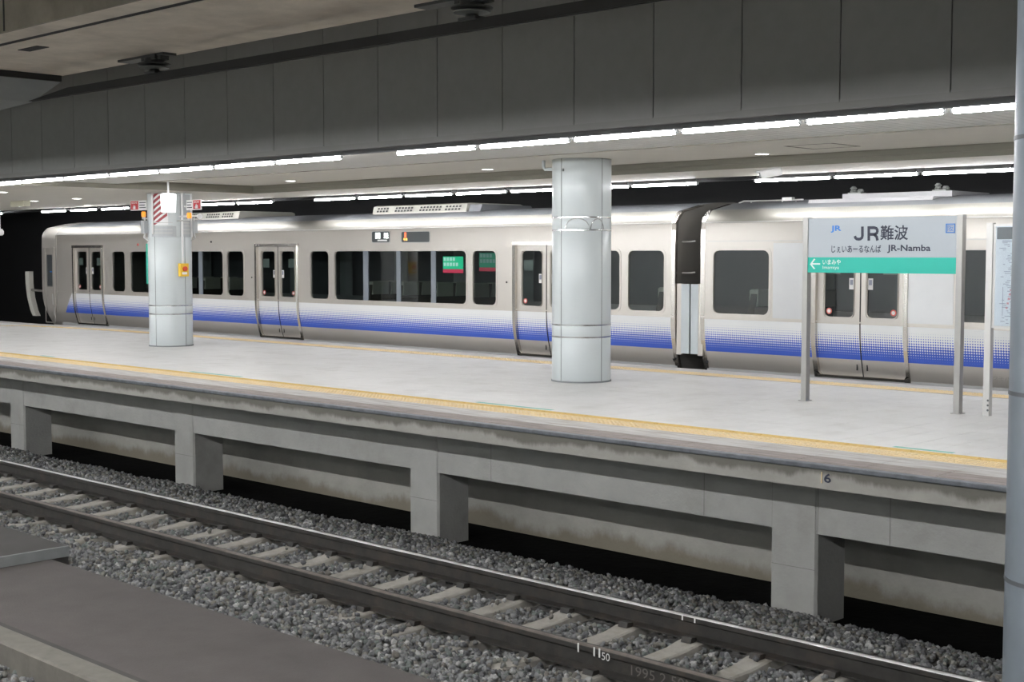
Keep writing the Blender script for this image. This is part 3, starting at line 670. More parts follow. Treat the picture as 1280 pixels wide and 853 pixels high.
# ---- far column with its fittings
c2, vd2, R = column(-21.61, 13.53, 2.724, 'round pale enamelled column near the train cab carrying signs, pipes and buttons', False)
cx, cy = -21.61, 13.53
def onc(px_, zz, out=0.0):
    """point on the far column's surface seen at photo column px_"""
    s = (px_-208.5)/26.5; s = max(-.98, min(.98, s)); a = vd2+math.asin(s)
    return Vector((cx+(R+out)*math.cos(a), cy+(R+out)*math.sin(a), zz)), a
def cpatch(name, m, p0, p1, z0, z1, out, parent, n=6, th=.008):
    s0, s1 = [vd2+math.asin(max(-.99, min(.99, (p-208.5)/26.5))) for p in (p0, p1)]; secs = []
    for k in range(n+1):
        a = s0+(s1-s0)*k/n
        secs.append([(cx+(R+o_)*math.cos(a), cy+(R+o_)*math.sin(a), z) for o_, z in ((out-th, z0), (out, z0), (out, z1), (out-th, z1))])
    return MB().ring(secs).build(name, m, parent)
cpatch('warning_board', 'white_paint', 188, 207, 2.16, 2.72, .012, c2)
for k in range(6):     # diagonal stripes
    z = 2.10+.10*k; s0, s1 = [vd2+math.asin((p-208.5)/26.5) for p in (188.5, 206)]; secs = []
    for j in range(5):
        a = s0+(s1-s0)*j/4; zz = z+.22*j/4; lo_, hi_ = max(2.165, min(2.715, zz)), max(2.165, min(2.715, zz+.055))
        secs.append([(cx+(R+o_)*math.cos(a), cy+(R+o_)*math.sin(a), q_) for o_, q_ in ((.010, lo_), (.0145, lo_), (.0145, hi_+.0005), (.010, hi_+.0005))])
    MB().ring(secs).build('warning_stripe', 'stripe_red', c2)
cpatch('panel_cover', 'grey_box', 188, 216, 1.955, 2.14, .014, c2)
cpatch('panel_cover', 'grey_box', 221, 233, 1.955, 2.70, .010, c2)
for z in (2.02, 2.08, 2.145, 2.2):
    for p0, p1 in ((190, 212), (223, 232)):
        cpatch('steel_clip', 'steel_light', p0, p1, z-.006, z+.006, .022, c2, th=.008)
for p_, z0, z1 in ((190, 2.0, 2.735), (222.5, 1.42, 2.735), (233, 1.95, 2.735)):
    q, a = onc(p_, 0, .03); MB().tube([(q.x, q.y, z0), (q.x, q.y, z1)], .017 if p_ != 222.5 else .02, 8).build('conduit', 'white_paint', c2, True)
for p_, s in ((182, 1), (236, -1)):     # cable loops and control boxes on both flanks
    q, a = onc(208.5+25.9*(-1 if s == 1 else 1), 0, .05); d_ = Vector((math.cos(a), math.sin(a), 0))
    o = MB(); o.tube([q+Vector((0,0,2.3)), q+Vector((0,0,2.02))-d_*0, q+Vector((0,0,1.94))+d_*.02, q+Vector((0,0,1.88))+RT*.06*s, q+Vector((0,0,1.93))+RT*.12*s, q+Vector((0,0,2.03))+RT*.13*s], .016, 8); o.build('cable_loop', 'steel_light', c2, True)
    MB().box(q.x-.05, q.x+.05, q.y-.05, q.y+.05, 2.02, 2.24).build('control_box', 'grey_box', c2)
def flat_box(name, m, px0, px1, z0, z1, Y, parent, th=.03):
    a, c = at(px0, 260, Y=Y), at(px1, 260, Y=Y); return MB().box(a.x, c.x, Y, Y+th, z0, z1).build(name, m, parent), a.x, c.x
# emergency call signs on arms
for k, (p0, p1, pr0, pr1) in enumerate(((163, 183, 163.5, 173), (233, 251, 241.5, 250.5))):
    Y = 13.36; a, c = at(p0, 257, Y=Y), at(p1, 257, Y=Y); r0, r1 = at(pr0, 250, Y=Y), at(pr1, 264, Y=Y)
    z0, z1 = (2.44, 2.62) if k == 0 else (2.41, 2.585)
    o = thing('emergency_sign', ((a.x+c.x)/2, Y, z0), ('red and white emergency button sign projecting left of the far column', 'red and white emergency button sign projecting right of the far column')[k], 'sign', 'emergency signs on the far column')
    MB().box(a.x, c.x, Y, Y+.02, z0, z1).build('plate', 'white_paint', o)
    MB().box(r0.x, r1.x, Y-.004, Y, z0+.015, z1-.01).build('red_field', 'sign_red', o)
    text('lettering', 'SOS', (r0.x+.03, r1.x-.03, z1-.055, z1-.025), Y-.004, 'white_paint', o, thick=.02)
    m_ = (r0.x+r1.x)/2
    hand = MB().box(m_-.035, m_+.035, Y-.007, Y-.004, z0+.025, z0+.065)
    for j in range(4): hand.box(m_-.035+.019*j, m_-.022+.019*j, Y-.007, Y-.004, z0+.06, z0+.085+(.018 if j in (1,) else 0))
    hand.box(m_-.055, m_-.03, Y-.007, Y-.004, z0+.04, z0+.055); hand.build('hand_mark', 'white_paint', o)
    w0, w1 = (r1.x+.02, c.x) if k == 0 else (a.x, r0.x-.02)
    for j in range(3): MB().box(w0+.02, w1-.02-.03*(j % 2), Y-.003, Y, z1-.05-.045*j, z1-.035-.045*j).build('text_line', 'ink', o)
    MB().box(c.x-.02 if k == 0 else a.x-.10, c.x+.08 if k == 0 else a.x+.02, Y+.02, Y+.04, z0+.05, z0+.08).build('arm', 'steel_light', o)
for k, (p_, y_) in enumerate(((179.5, 268), (236.5, 269.5))):
    q = at(p_, y_, Y=13.34); o = thing('warning_lamp', (q.x, q.y, q.z-.06), ('small orange warning lamp on the left flank of the far column', 'small orange warning lamp on the right flank of the far column')[k], 'lamp', 'orange warning lamps')
    MB().ring([circ(q.x, q.y, r, q.z+z, 12) for r, z in ((.035,-.05),(.04,-.03),(.04,.03),(.03,.05))]).build('lens', 'orange_lamp', o, True)
    MB().ring([circ(q.x, q.y, .03, q.z+z, 12) for z in (-.09,-.05)]).build('base', 'grey_box', o, True)
    MB().tube([(q.x, q.y, q.z-.08), (cx+(q.x-cx)*.3, cy+(q.y-cy)*.3, q.z-.08)], .015, 6).build('bracket', 'steel_light', o)
q = at(248, 270, Y=13.34); o = thing('loudspeaker', (q.x, q.y, q.z), 'small white horn loudspeaker on the right of the far column', 'loudspeaker')
MB().tube([(cx+.2, cy, q.z+.01), q+Vector((-.02,0,0))], .014, 8).build('arm', 'white_paint', o)
MB().tube([q+Vector((-.04,0,0)), q+Vector((.05,0,-.01))], [.02,.05], 12).build('horn', 'white_paint', o, True)
# emergency stop button
q, a = onc(223, 1.366, .035); es_ = thing('emergency_stop', (q.x, q.y, 1.27), 'yellow emergency stop box with a red button on the far column', 'button box')
dn = Vector((math.cos(a), math.sin(a), 0)); tn = Vector((-math.sin(a), math.cos(a), 0))
def orient_box(name, m, c, hw, hd, hh, parent): 
    v = [c+tn*sx*hw+dn*sy*hd+Vector((0,0,sz*hh)) for sz in (-1,1) for sx, sy in ((-1,-1),(1,-1),(1,1),(-1,1))]
    return MB().add(v, [(0,3,2,1),(4,5,6,7),(0,1,5,4),(1,2,6,5),(2,3,7,6),(3,0,4,7)]).build(name, m, parent)
orient_box('box', 'button_yellow', q, .085, .035, .115, es_); orient_box('label_plate', 'white_paint', q+dn*.037-Vector((0,0,.06)), .05, .002, .02, es_)
MB().tube([q+dn*.035+Vector((0,0,.02)), q+dn*.07+Vector((0,0,.02))], .042, 16).build('button', 'button_red', es_, True)
# vertical name sign on the flank
q, a = onc(185.5, 1.47, .02); vs = thing('pillar_name_sign', (q.x, q.y, 1.1), 'narrow vertical white and green station name sign on the far column', 'sign')
p0, p1 = at(183, 330, Y=13.30), at(189.5, 330, Y=13.30)
MB().box(p0.x, p1.x, 13.30, 13.315, 1.11, 1.835).build('plate', 'white_paint', vs)
MB().box(p0.x, p0.x+(p1.x-p0.x)*.42, 13.296, 13.30, 1.11, 1.835).build('green_strip', 'pillar_green', vs)
text('lettering', 'じぇいあーるなんば', (p0.x+(p1.x-p0.x)*.5, p1.x-.01, 1.25, 1.80), 13.30, 'ink', vs, thick=.02, vertical=True)
# hanging lantern sign
q = at(210, 224, Z=2.87); la = thing('hanging_lantern', (q.x, q.y, 2.5), 'bright white box lantern hanging from the ceiling in front of the far column', 'lantern')
zt, zb = at(209, 242, Y=q.y).z, at(209, 265.5, Y=q.y).z
MB().box(q.x-.12, q.x+.12, q.y-.06, q.y+.06, 2.862, 2.872).build('ceiling_plate', 'white_paint', la)
MB().tube([(q.x, q.y, 2.865), (q.x, q.y, zt)], .016, 8).build('rod', 'white_paint', la, True)
MB().ring([[(q.x+sx*w_, q.y+sy*w_, z) for sx, sy in ((-1,-1),(1,-1),(1,1),(-1,1))] for w_, z in ((.082, zb), (.092, zt-.02), (.07, zt))]).build('box', 'lantern_glow', la)
# security camera
q = at(972, 194.8, Z=2.87); sc = thing('security_camera', (q.x, q.y, 2.6), 'white security camera hanging from the ceiling above the station name sign', 'camera')
zj = at(972, 214, Y=q.y).z
MB().box(q.x-.09, q.x+.09, q.y-.06, q.y+.06, 2.862, 2.874).build('mount_plate', 'cctv_white', sc)
MB().tube([(q.x, q.y, 2.865), (q.x, q.y, zj)], .024, 10).build('drop_rod', 'cctv_white', sc, True)
f_ = at(951, 219, Y=q.y-.12); r_ = at(977, 213, Y=q.y+.02); dd = (f_-r_).normalized(); sd = dd.cross(Vector((0,0,1))).normalized(); uu = sd.cross(dd)
def cbox(a_, c_, hw, hh, extra=0): return [[p+sd*sx*hw+uu*sz*hh for sx, sz in ((-1,-1),(1,-1),(1,1),(-1,1))] for p in (a_, c_)]
MB().ring(cbox(r_, f_, .055, .055)).build('housing', 'cctv_white', sc)
MB().ring(cbox(r_-uu*-.045, f_-uu*-.045+dd*.05, .055, .008)).build('sunshield', 'cctv_white', sc)
MB().tube([f_, f_+dd*.02], .03, 12).build('lens', 'grey_box', sc)
# pale sign box at the far left
q = at(17, 256, Y=13.27); q2 = at(33.5, 256, Y=13.27); o = thing('ceiling_sign_box', ((q.x+q2.x)/2, 13.27, 2.55), 'pale cream sign box hanging under the ceiling at the far left', 'sign')
MB().box(q.x, q2.x, 13.20, 13.34, at(20, 258.5, Y=13.27).z, at(20, 251.8, Y=13.27).z).build('box', 'cream_box', o)
MB().box((q.x+q2.x)/2-.02, (q.x+q2.x)/2+.02, 13.25, 13.29, 2.60, 2.735).build('hanger', 'white_paint', o)
q = at(1, 291, Y=13.3); o = thing('white_pipe_fitting', (q.x, q.y, q.z), 'small white fitting on a thin rod cut by the left edge of the picture', 'fitting')
MB().tube([(q.x-.05, q.y, 2.735), (q.x-.05, q.y, q.z+.08)], .02, 8).build('rod', 'white_paint', o); MB().ring([circ(q.x-.02, q.y, r, q.z+z, 12) for r, z in ((.04,-.06),(.07,-.03),(.07,.03),(.04,.08))]).build('head', 'white_paint', o, True)
# ================================================================== STATION NAME SIGN
YS = 13.40
sg = thing('station_sign', (-7.45, YS, 0), 'grey and green JR Namba station name sign on two steel posts', 'sign')
S = lambda x, y: at(x, y, Y=YS-.035)
for xa in (-8.385, -6.562):
    MB().box(xa, xa+.064, YS-.04, YS+.04, 0, 2.055).build('post', 'steel', sg)
    MB().box(xa-.02, xa+.084, YS-.06, YS+.06, 0, .008).build('foot_plate', 'steel', sg)
zl = S(1100, 322).z; 
MB().box(-8.321, -6.562, YS-.03, YS+.03, zl, 2.045).build('name_panel', 'sign_face', sg)
MB().box(-8.321, -6.562, YS-.032, YS+.03, 1.445, zl).build('green_band', 'sign_green', sg)
YT = YS-.03
def stext(nm, s, x0, x1, y0, y1, m, thick=0, Yt=YT):
    a, c = at(x0, y1, Y=Yt), at(x1, y0, Y=Yt); return text(nm, s, (a.x, c.x, a.z, c.z), Yt, m, sg, thick)
def stroke(nm, lines, wpx, m):
    """letter drawn as flat ribbons along pixel polylines on the sign face"""
    o = MB()
    for ln in lines:
        P = [at(x_, y_, Y=YT-.003) for x_, y_ in ln]; wd = wpx*.5*(at(1101, 300, Y=YT)-at(1100, 300, Y=YT)).x; L_, R__ = [], []
        for i, p in enumerate(P):
            d_ = (P[min(i+1, len(P)-1)]-P[max(i-1, 0)]); n_ = Vector((-d_.z, 0, d_.x)).normalized()*wd
            L_.append(p+n_); R__.append(p-n_)
        o.ring([L_, R__], closed=False, cap=False)
    return o.build(nm, m, sg)
stroke('lettering', [[(1078, 283.3), (1078, 295), (1077.4, 297.3), (1075.6, 298.8), (1073, 299.2), (1070.8, 298.8), (1069.2, 297.4), (1068.6, 295.2)]], 3.4, 'ink')
stroke('lettering', [[(1086, 301), (1086, 283.3)], [(1084.4, 284.8), (1093, 284.8), (1095.4, 285.6), (1096.6, 287.4), (1096.7, 289.3), (1096, 291.4), (1094.2, 292.7), (1092, 293.1), (1086, 293.1)], [(1092.6, 292.8), (1095.8, 296.2), (1096.8, 300.8)]], 3.4, 'ink')
stext('lettering', '難波', 1100.5, 1135.5, 281.5, 300.5, 'ink', .016)
stext('lettering', 'じぇいあーるなんば', 1039.5, 1101.5, 306.5, 316, 'ink', .014)
stext('lettering', 'JR-Namba', 1109, 1163.5, 306, 316.5, 'ink', .022)
stext('logo', 'JR', 1038.5, 1052, 282, 291, 'logo_blue', .03)
stext('lettering', 'いまみや', 1028.5, 1051, 324.5, 331, 'sign_white', .01, YS-.032)
stext('lettering', 'Imamiya', 1028.5, 1049, 332.5, 337.5, 'sign_white', .0, YS-.032)
a, c = S(1182, 291.5), S(1193.8, 279.5)
bx_ = MB()
for X0, X1, Z0, Z1 in ((a.x, c.x, c.z-.010, c.z), (a.x, c.x, a.z, a.z+.010), (a.x, a.x+.010, a.z, c.z), (c.x-.010, c.x, a.z, c.z)): bx_.box(X0, X1, YT-.004, YT, Z0, Z1)
bx_.build('city_mark_frame', 'logo_blue', sg)
text('city_mark', '阪', (a.x+.018, c.x-.018, a.z+.018, c.z-.016), YT, 'logo_blue', sg, .0)
a, c = S(1013, 330), S(1025, 330); z = a.z; ar = MB().box(a.x+.01, c.x, YT-.006, YT-.002, z-.008, z+.008)
for s in (-1, 1): ar.prism([(a.x-.004, z-.004), (a.x+.014, z-.004), (a.x+.062, z+s*.052), (a.x+.044, z+s*.058)], 'y', YT-.006, YT-.002)
ar.build('arrow', 'sign_white', sg)
# ---- map case on posts at the right
YM = 13.44; mc_ = thing('map_case', (-5.6, YM, 0), 'white railway map case on a pale post at the right edge', 'notice case')
for xa in (-6.263, -4.95): MB().box(xa, xa+.066, YM-.035, YM+.035, 0, 1.965).build('post', 'steel_light', mc_)
for zz in (.06, .11, .16): MB().tube([(-6.21, YM-.036, zz), (-6.21, YM-.034, zz)], .012, 8).build('bolt', 'pipe_dark', mc_)
MB().box(-6.197, -4.95, YM-.02, YM+.03, .90, 1.955).build('frame', 'steel_light', mc_)
m1 = MB().box(-6.165, -4.98, YM-.024, YM-.019, .925, 1.93).build('map_sheet', 'map_white', mc_)
MB().box(-6.155, -4.99, YM-.027, YM-.024, 1.80, 1.92).build('header', 'map_dark', m1)
MB().box(-6.165, -4.98, YM-.042, YM-.039, .925, 1.93).build('glass_pane', 'case_glass', mc_)
rl = random.Random(3)
lines = MB(); reds = MB(); grn = MB()
for k in range(46):
    z = 1.76-.018*k; x0 = -6.13+rl.random()*.14; lines.box(x0, x0+.02+rl.random()*.06, YM-.026, YM-.0245, z, z+.007)
lines.box(-6.10, -6.0, YM-.026, YM-.0245, 1.775, 1.785).box(-6.085, -6.08, YM-.026, YM-.0245, 1.03, 1.32)
lines.build('map_print', 'map_ink', m1)
for k in range(5): reds.box(-6.05+.01*k, -6.03+.012*k, YM-.026, YM-.0245, 1.10+.045*k, 1.12+.045*k)
reds.build('map_print', 'map_red', m1)
grn.box(-5.965, -5.955, YM-.0265, YM-.0245, .98, 1.55).box(-5.99, -5.95, YM-.0265, YM-.0245, .975, .985); grn.build('map_print', 'map_green', m1)
# ================================================================== TRAIN
TY = 16.24; TC = 17.715
PROF = [(-.30,16.44),(-.12,16.395),(.02,16.355),(.12,16.325),(.245,16.292),(.40,16.262),(.55,16.246),(.715,16.24),(.79,16.24),(1.70,16.24),(1.79,16.242),(1.85,16.245),(2.00,16.25),(2.095,16.262)]
def yf(z):
    for (a, ya), (c, yc) in zip(PROF, PROF[1:]):
        if z <= c: return ya+(yc-ya)*(z-a)/(c-a)
    return PROF[-1][1]
ROOF = [(16.262,2.095),(16.250,2.105),(16.252,2.115),(16.30,2.18),(16.40,2.275),(16.43,2.285),(16.9,2.385),(17.3,2.43),(17.715,2.445)]
def side_grid(xs, zs, holes, off=0.0):
    o = MB(); nx, nz = len(xs), len(zs); idx = {}
    def V(i, j):
        if (i, j) not in idx: idx[i, j] = len(o.v); o.v.append((xs[i], yf(zs[j])+off, zs[j]))
        return idx[i, j]
    for i in range(nx-1):
        for j in range(nz-1):
            xm, zm = (xs[i]+xs[i+1])/2, (zs[j]+zs[j+1])/2
            if any(h[0] < xm < h[1] and h[2] < zm < h[3] for h in holes): continue
            o.f.append((V(i,j), V(i+1,j), V(i+1,j+1), V(i,j+1))); o.m.append(0)
    return o
def rim(x0, x1, z0, z1, r, w, out, inn):
    """rounded frame: square outside, rounded inside, proud by out and reaching inn deep"""
    n = 4; inner = rrect(x0, x1, z0, z1, r, n); outer = []
    for (x, z) in inner:
        outer.append((min(max(x+(w if x > (x0+x1)/2 else -w), x0-w), x1+w), min(max(z+(w if z > (z0+z1)/2 else -w), z0-w), z1+w)))
    outer = rrect(x0-w, x1+w, z0-w, z1+w, r*.9+w*.3, n)
    Y = TY
    return MB().ring([[(x, Y+.012, z) for x, z in outer], [(x, Y-out, z) for x, z in outer], [(x, Y-out, z) for x, z in inner], [(x, Y+inn, z) for x, z in inner]], True, False)
def pane(x0, x1, z0, z1, r, Y): return MB().add([(x, Y, z) for x, z in rrect(x0, x1, z0, z1, r)], [tuple(range(20))])
def window(car, x0, x1, z0=.80, z1=1.70, mull=(), w=.03):
    r = min(.09, (x1-x0)*.25)
    f = rim(x0, x1, z0, z1, r, w, .006, .03).build('window', 'stainless', car)
    cuts = [x0]+[m for ab in mull for m in ab]+[x1]
    for k in range(0, len(cuts), 2): pane(cuts[k], cuts[k+1], z0, z1, r if len(cuts) == 2 else .01, TY+.02).build('pane', 'train_glass', f) if len(cuts) == 2 else MB().add([(cuts[k], TY+.02, z0), (cuts[k+1], TY+.02, z0), (cuts[k+1], TY+.02, z1), (cuts[k], TY+.02, z1)], [(0,1,2,3)]).build('pane', 'train_glass', f)
    for a, c in mull: MB().box(a, c, TY+.008, TY+.03, z0, z1).build('mullion', 'mullion', f)
    return f
def door(car, xc, sign=1):
    h = .65; x0, x1 = xc-h, xc+h
    # rim: bent sheet following the curved side, rounded lower corners
    zs = [.02,.06,.12,.245,.40,.55,.715,1.0,1.4,1.70,1.79]
    fr = MB()
    for s, xa, wd in ((-1, x0, .075), (1, x1, .05)):
        secs = []
        for z in [-.02]+zs+[1.85]:
            y = yf(z)-.028; xi, xo = xa, xa+s*wd
            if z < .05: xi -= s*.03
            secs.append([(xi, y, z), (xo, y+.012, z), (xo, y+.045, z), (xi, y+.075, z)])
        fr.ring(secs)
    fr.box(x0-.07, x1+.05, TY-.024, TY+.05, 1.79, 1.85)
    fr.add([(x0-.02, yf(.02)-.028, .02), (x1+.02, yf(.02)-.028, .02), (x1+.02, yf(.02)+.05, .02), (x0-.02, yf(.02)+.05, .02), (x0-.02, yf(-.02)-.03, -.015), (x1+.02, yf(-.02)-.03, -.015), (x1+.02, yf(0)+.05, -.015), (x0-.02, yf(0)+.05, -.015)], [(0,1,2,3),(4,7,6,5),(0,4,5,1),(1,5,6,2),(2,6,7,3),(3,7,4,0)])
    fr.build('door_frame', 'door_rim', car)
    for s in (-1, 1):
        a, c = (x0, xc-.006) if s < 0 else (xc+.006, x1)
        wa, wb = (xc-.535, xc-.10) if s < 0 else (xc+.10, xc+.535)
        lf_ = side_grid([a, wa, wb, c], [.02,.12,.245,.40,.55,.715,.81,1.70,1.79], [(wa, wb, .81, 1.70)], .03).build('door_leaf', 'livery_side', car, True)
        o = rim(wa, wb, .81, 1.70, .07, .012, -.026, .05); o.build('window_rim', 'stainless', lf_)
        pane(wa, wb, .81, 1.70, .07, TY+.045).build('pane', 'train_glass', lf_)
        st = xc+s*.14; B(st-.035, st+.035, TY+.038, TY+.042, 1.18, 1.33).build('sticker', 'white_paint', lf_); B(st-.022, st+.022, TY+.036, TY+.038, 1.24, 1.31).build('sticker_print', 'map_ink', lf_)
        cxs = xc+s*.475; zc_ = .885
        MB().ring([[(cxs+r*math.cos(2*math.pi*k/16), y, zc_+r*math.sin(2*math.pi*k/16)) for k in range(16)] for r, y in ((.042, TY+.042), (.042, TY+.040))]).build('round_sticker', 'sticker_red', lf_)
        MB().ring([[(cxs+r*math.cos(2*math.pi*k/12), y, zc_+r*math.sin(2*math.pi*k/12)) for k in range(12)] for r, y in ((.026, TY+.040), (.026, TY+.038))]).build('round_sticker_print', 'white_paint', lf_)
        ps0 = (wa+.02, wa+.22) if s < 0 else (wb-.22, wb-.02)
        B(ps0[0], ps0[1], TY+.047, TY+.05, 1.38, 1.55).build('notice', 'sticker_pale', lf_)
        B(xc+s*.075-.008, xc+s*.075+.008, yf(.15)+.022, yf(.15)+.032, .10, .19).build('pull_slot', 'rubber', lf_)
    se = MB(); se.ring([[(xc-.007, yf(z)+.024, z), (xc+.007, yf(z)+.024, z), (xc+.007, yf(z)+.05, z), (xc-.007, yf(z)+.05, z)] for z in (.02,.12,.245,.40,.55,.715,1.2,1.79)]); se.build('door_seal', 'rubber', car)
def car_shell(car, x0, x1, holes, cab=False):
    zs = [p[0] for p in PROF]; xs = sorted(set([x0, x1]+[h for H in holes for h in H[:2]]))
    side_grid(xs, zs, holes).build('side_wall', 'livery_side', car, True)
    r = MB(); r.ring([[(x, y, z) for y, z in ROOF[:6]] for x in (x0, x1)], closed=False, cap=False); r.build('cantrail', 'cantrail_steel', car, True)
    rs = ROOF[5:]+[(2*TC-y, z) for y, z in reversed(ROOF[:-1])]+[(2*TC-16.24, -.3)]
    MB().ring([[(x, y, z) for y, z in rs] for x in (x0, x1)], closed=False, cap=False).build('roof', 'roof_grey', car, True)
    MB().tube([(x0, 16.243, 2.10), (x1, 16.243, 2.10)], .010, 6).build('gutter', 'steel_light', car)
    MB().box(x0, x1, TY-.006, TY+.004, .735, .752).build('belt_rail', 'stainless', car)
    MB().box(x0+.05, x1-.05, 16.45, 18.9, -.34, -.12).build('underframe', 'rubber', car)
    MB().box(x0+.03, x1-.03, 16.36, 19.0, -.10, .0).build('cabin_floor', 'interior', car)
    MB().box(x0+.03, x1-.03, 19.05, 19.1, 0, .75).box(x0+.03, x1-.03, 19.05, 19.1, 1.7, 2.1).box(x0+.03, x1-.03, 16.3, 19.1, 2.08, 2.1).build('cabin_lining', 'interior_wall', car)
    for k in range(int((x1-x0)/1.8)): MB().box(x0+.1+1.8*k, x0+.5+1.8*k, 19.06, 19.09, .75, 1.7).build('window_post', 'interior_wall', car)
def end_wall(car, x, s):
    yz = [(16.39,-.3)]+[(y, z) for z, y in PROF[1:]]+ROOF[1:]; yz = yz+[(2*TC-y, z) for y, z in reversed(yz[:-1])]
    MB().ring([[(x, y, z) for y, z in yz], [(x-s*.04, y, z) for y, z in yz]]).build('end_wall', 'dark_end', car)
    tr = []
    for xx, dy in ((x+s*.012, .0), (x+s*.012, .05), (x-s*.05, .05), (x-s*.05, -.004)): tr.append([(xx, y+dy, z) for z, y in PROF[1:]]+[(y+dy, z) for y, z in ()])
    o = MB(); pl = [(y, z) for z, y in PROF[1:]]+ROOF[1:7]
    o.ring([[(x+s*.015, y-.004, z), (x+s*.015, y+.05, z-.01), (x-s*.06, y+.05, z-.01), (x-s*.06, y-.004, z)] for y, z in pl]); o.build('end_trim', 'door_rim', car)
def seat(car, X, Y0=16.5, hd=1):
    o = MB(); o.bev(X-.22, X+.22, Y0, Y0+.9, .18, .45, .03); o.ring([[(X+dx-.05, y_, z), (X+dx+.06, y_, z), (X+dx+.06, Y0+.9-(y_-Y0), z), (X+dx-.05, Y0+.9-(y_-Y0), z)] for dx, z, y_ in ((.18,.40,Y0),(.25,.85,Y0),(.28,1.08,Y0+.03),(.29,1.13,Y0+.08))])
    s = o.build('seat', 'seat_cloth', car)
    for k in (0, .46): MB().bev(X+.205, X+.355, Y0+.03+k, Y0+.41+k, .90, 1.145, .02).build('headrest_cover', 'seat_cover', s)
# ---- left car (cab car)
A0, A1 = -30.95, -12.37
ca = thing('train_car', (-22, TC, -.3), 'stainless cab car of the train with a blue fading stripe, left of the coupling', 'train car', 'cars of the train')
DA = [-29.44, -22.11, -14.95]
wins = [(-28.35,-27.80,()), (-27.56,-23.96,((-26.66,-26.53),(-25.76,-25.63),(-24.86,-24.72))), (-23.80,-23.23,()), (-21.04,-20.49,()), (-20.31,-16.77,((-19.49,-19.35),(-18.57,-18.46),(-17.66,-17.54))), (-16.61,-16.06,()), (-13.95,-13.41,()), (-13.24,-12.56,())]
holes = [(d_-.65, d_+.65, .02, 1.79) for d_ in DA]+[(a, c, .80, 1.70) for a, c, m_ in wins]
car_shell(ca, A0, A1, holes)
for a, c, m_ in wins: window(ca, a, c, mull=m_)
for d_ in DA: door(ca, d_)
end_wall(ca, A1, 1)
# cab nose
nose = MB(); zl_ = [z for z, y in PROF[1:]]+[z for y, z in ROOF[3:]]; yl_ = [y for z, y in PROF[1:]]+[y for y, z in ROOF[3:]]
def xfront(z): return -31.78 if z > .7 else -31.78+.33*((.7-z)/.8)**2
secs = []
for s in (0, .35, .6, .8, .93, 1.0):
    ins_ = max(0, s-.8)**2*1.5; row = []
    for y, z in zip(yl_, zl_):
        zz = z; row.append((A0+s*(xfront(z)-A0), y+ins_*(1-max(0, (y-16.3)/1.4)), zz))
    secs.append(row)
nose.ring(secs, closed=False, cap=False); nm_ = len(secs[0])
nose.ring([secs[-1], [(p[0]-.02, TC, p[2]) for p in secs[-1]]], closed=False, cap=False)
mir = [[(p[0], 2*TC-p[1], p[2]) for p in r_] for r_ in secs]; nose.ring(mir, closed=False, cap=False); nose.ring([mir[-1], [(p[0]-.02, TC, p[2]) for p in secs[-1]]], closed=False, cap=False)
nose.build('cab_nose', 'livery_side', ca, True)
B(A0-.012, A0+.008, TY-.006, TY+.01, .25, 2.09).build('cab_seam', 'stainless_dull', ca)
cd = rim(-31.50, -31.07, -.0, 1.79, .03, .025, .008, .0); cd = cd.build('cab_door', 'stainless', ca)
rim(-31.40, -31.14, .87, 1.62, .03, .02, .012, .0).build('window_rim', 'stainless_dull', cd)
MB().add([(x, TY-.003, z) for x, z in rrect(-31.40, -31.14, .87, 1.62, .03)], [tuple(range(20))]).build('pane', 'display_black', cd)
MB().tube([(-31.10, TY-.03, .42), (-31.10, TY-.035, .68)], .012, 6).build('grab_handle', 'steel_light', cd); MB().tube([(-31.04, TY-.03, .16), (-31.04, TY-.035, .36)], .012, 6).build('grab_handle', 'steel_light', cd)
B(-31.27, -31.17, TY-.006, TY-.004, 1.20, 1.235).build('blue_lamp', 'logo_blue', cd)
fg = MB(); pts = [at(36, 341, Y=16.35), at(36.5, 355, Y=16.35), at(38.5, 372, Y=16.35), at(42.5, 388, Y=16.35), at(45.5, 395, Y=16.35)]
fg.ring([[(p.x-.09, 16.30, p.z), (p.x+.09, 16.30, p.z), (p.x+.09, 16.42, p.z), (p.x-.09, 16.42, p.z)] for p in [pts[0]+Vector((.01,0,.03))]+pts]); fg.build('front_fall_guard', 'guard_cream', ca)
MB().tube([(pts[2].x+.05, 16.36, .75), (-31.6, 16.45, .72)], .03, 8).build('guard_bracket', 'dark_end', ca)
# displays over the windows
a, c = at(465, 303, Y=TY), at(487, 289.5, Y=TY); ds = rim(a.x, c.x, a.z, c.z, .03, .012, .004, .01).build('route_display', 'steel_light', ca)
MB().add([(x, TY-.001, z) for x, z in rrect(a.x, c.x, a.z, c.z, .03)], [tuple(range(20))]).build('screen', 'display_black', ds)
w_ = c.x-a.x; text('display_text', '回', (a.x+.10, a.x+.23, a.z+.065, c.z-.02), TY-.001, 'led_white', ds, .03); text('display_text', '送', (a.x+.33, a.x+.46, a.z+.065, c.z-.02), TY-.001, 'led_white', ds, .03)
B(a.x+.16, a.x+.42, TY-.006, TY-.003, a.z+.018, a.z+.045).build('display_line', 'white_paint', ds)
a, c = at(502, 303, Y=TY), at(537, 289.5, Y=TY); ds = rim(a.x, c.x, a.z, c.z, .03, .012, .004, .01).build('car_number_display', 'steel_light', ca)
MB().add([(x, TY-.001, z) for x, z in rrect(a.x, c.x, a.z, c.z, .03)], [tuple(range(20))]).build('screen', 'display_black', ds)
text('display_text', '1', (a.x+.08, a.x+.13, a.z+.085, c.z-.012), TY-.001, 'led_red', ds, .02); text('display_text', '号車', (a.x+.05, a.x+.16, a.z+.025, a.z+.075), TY-.001, 'led_amber', ds, .02)
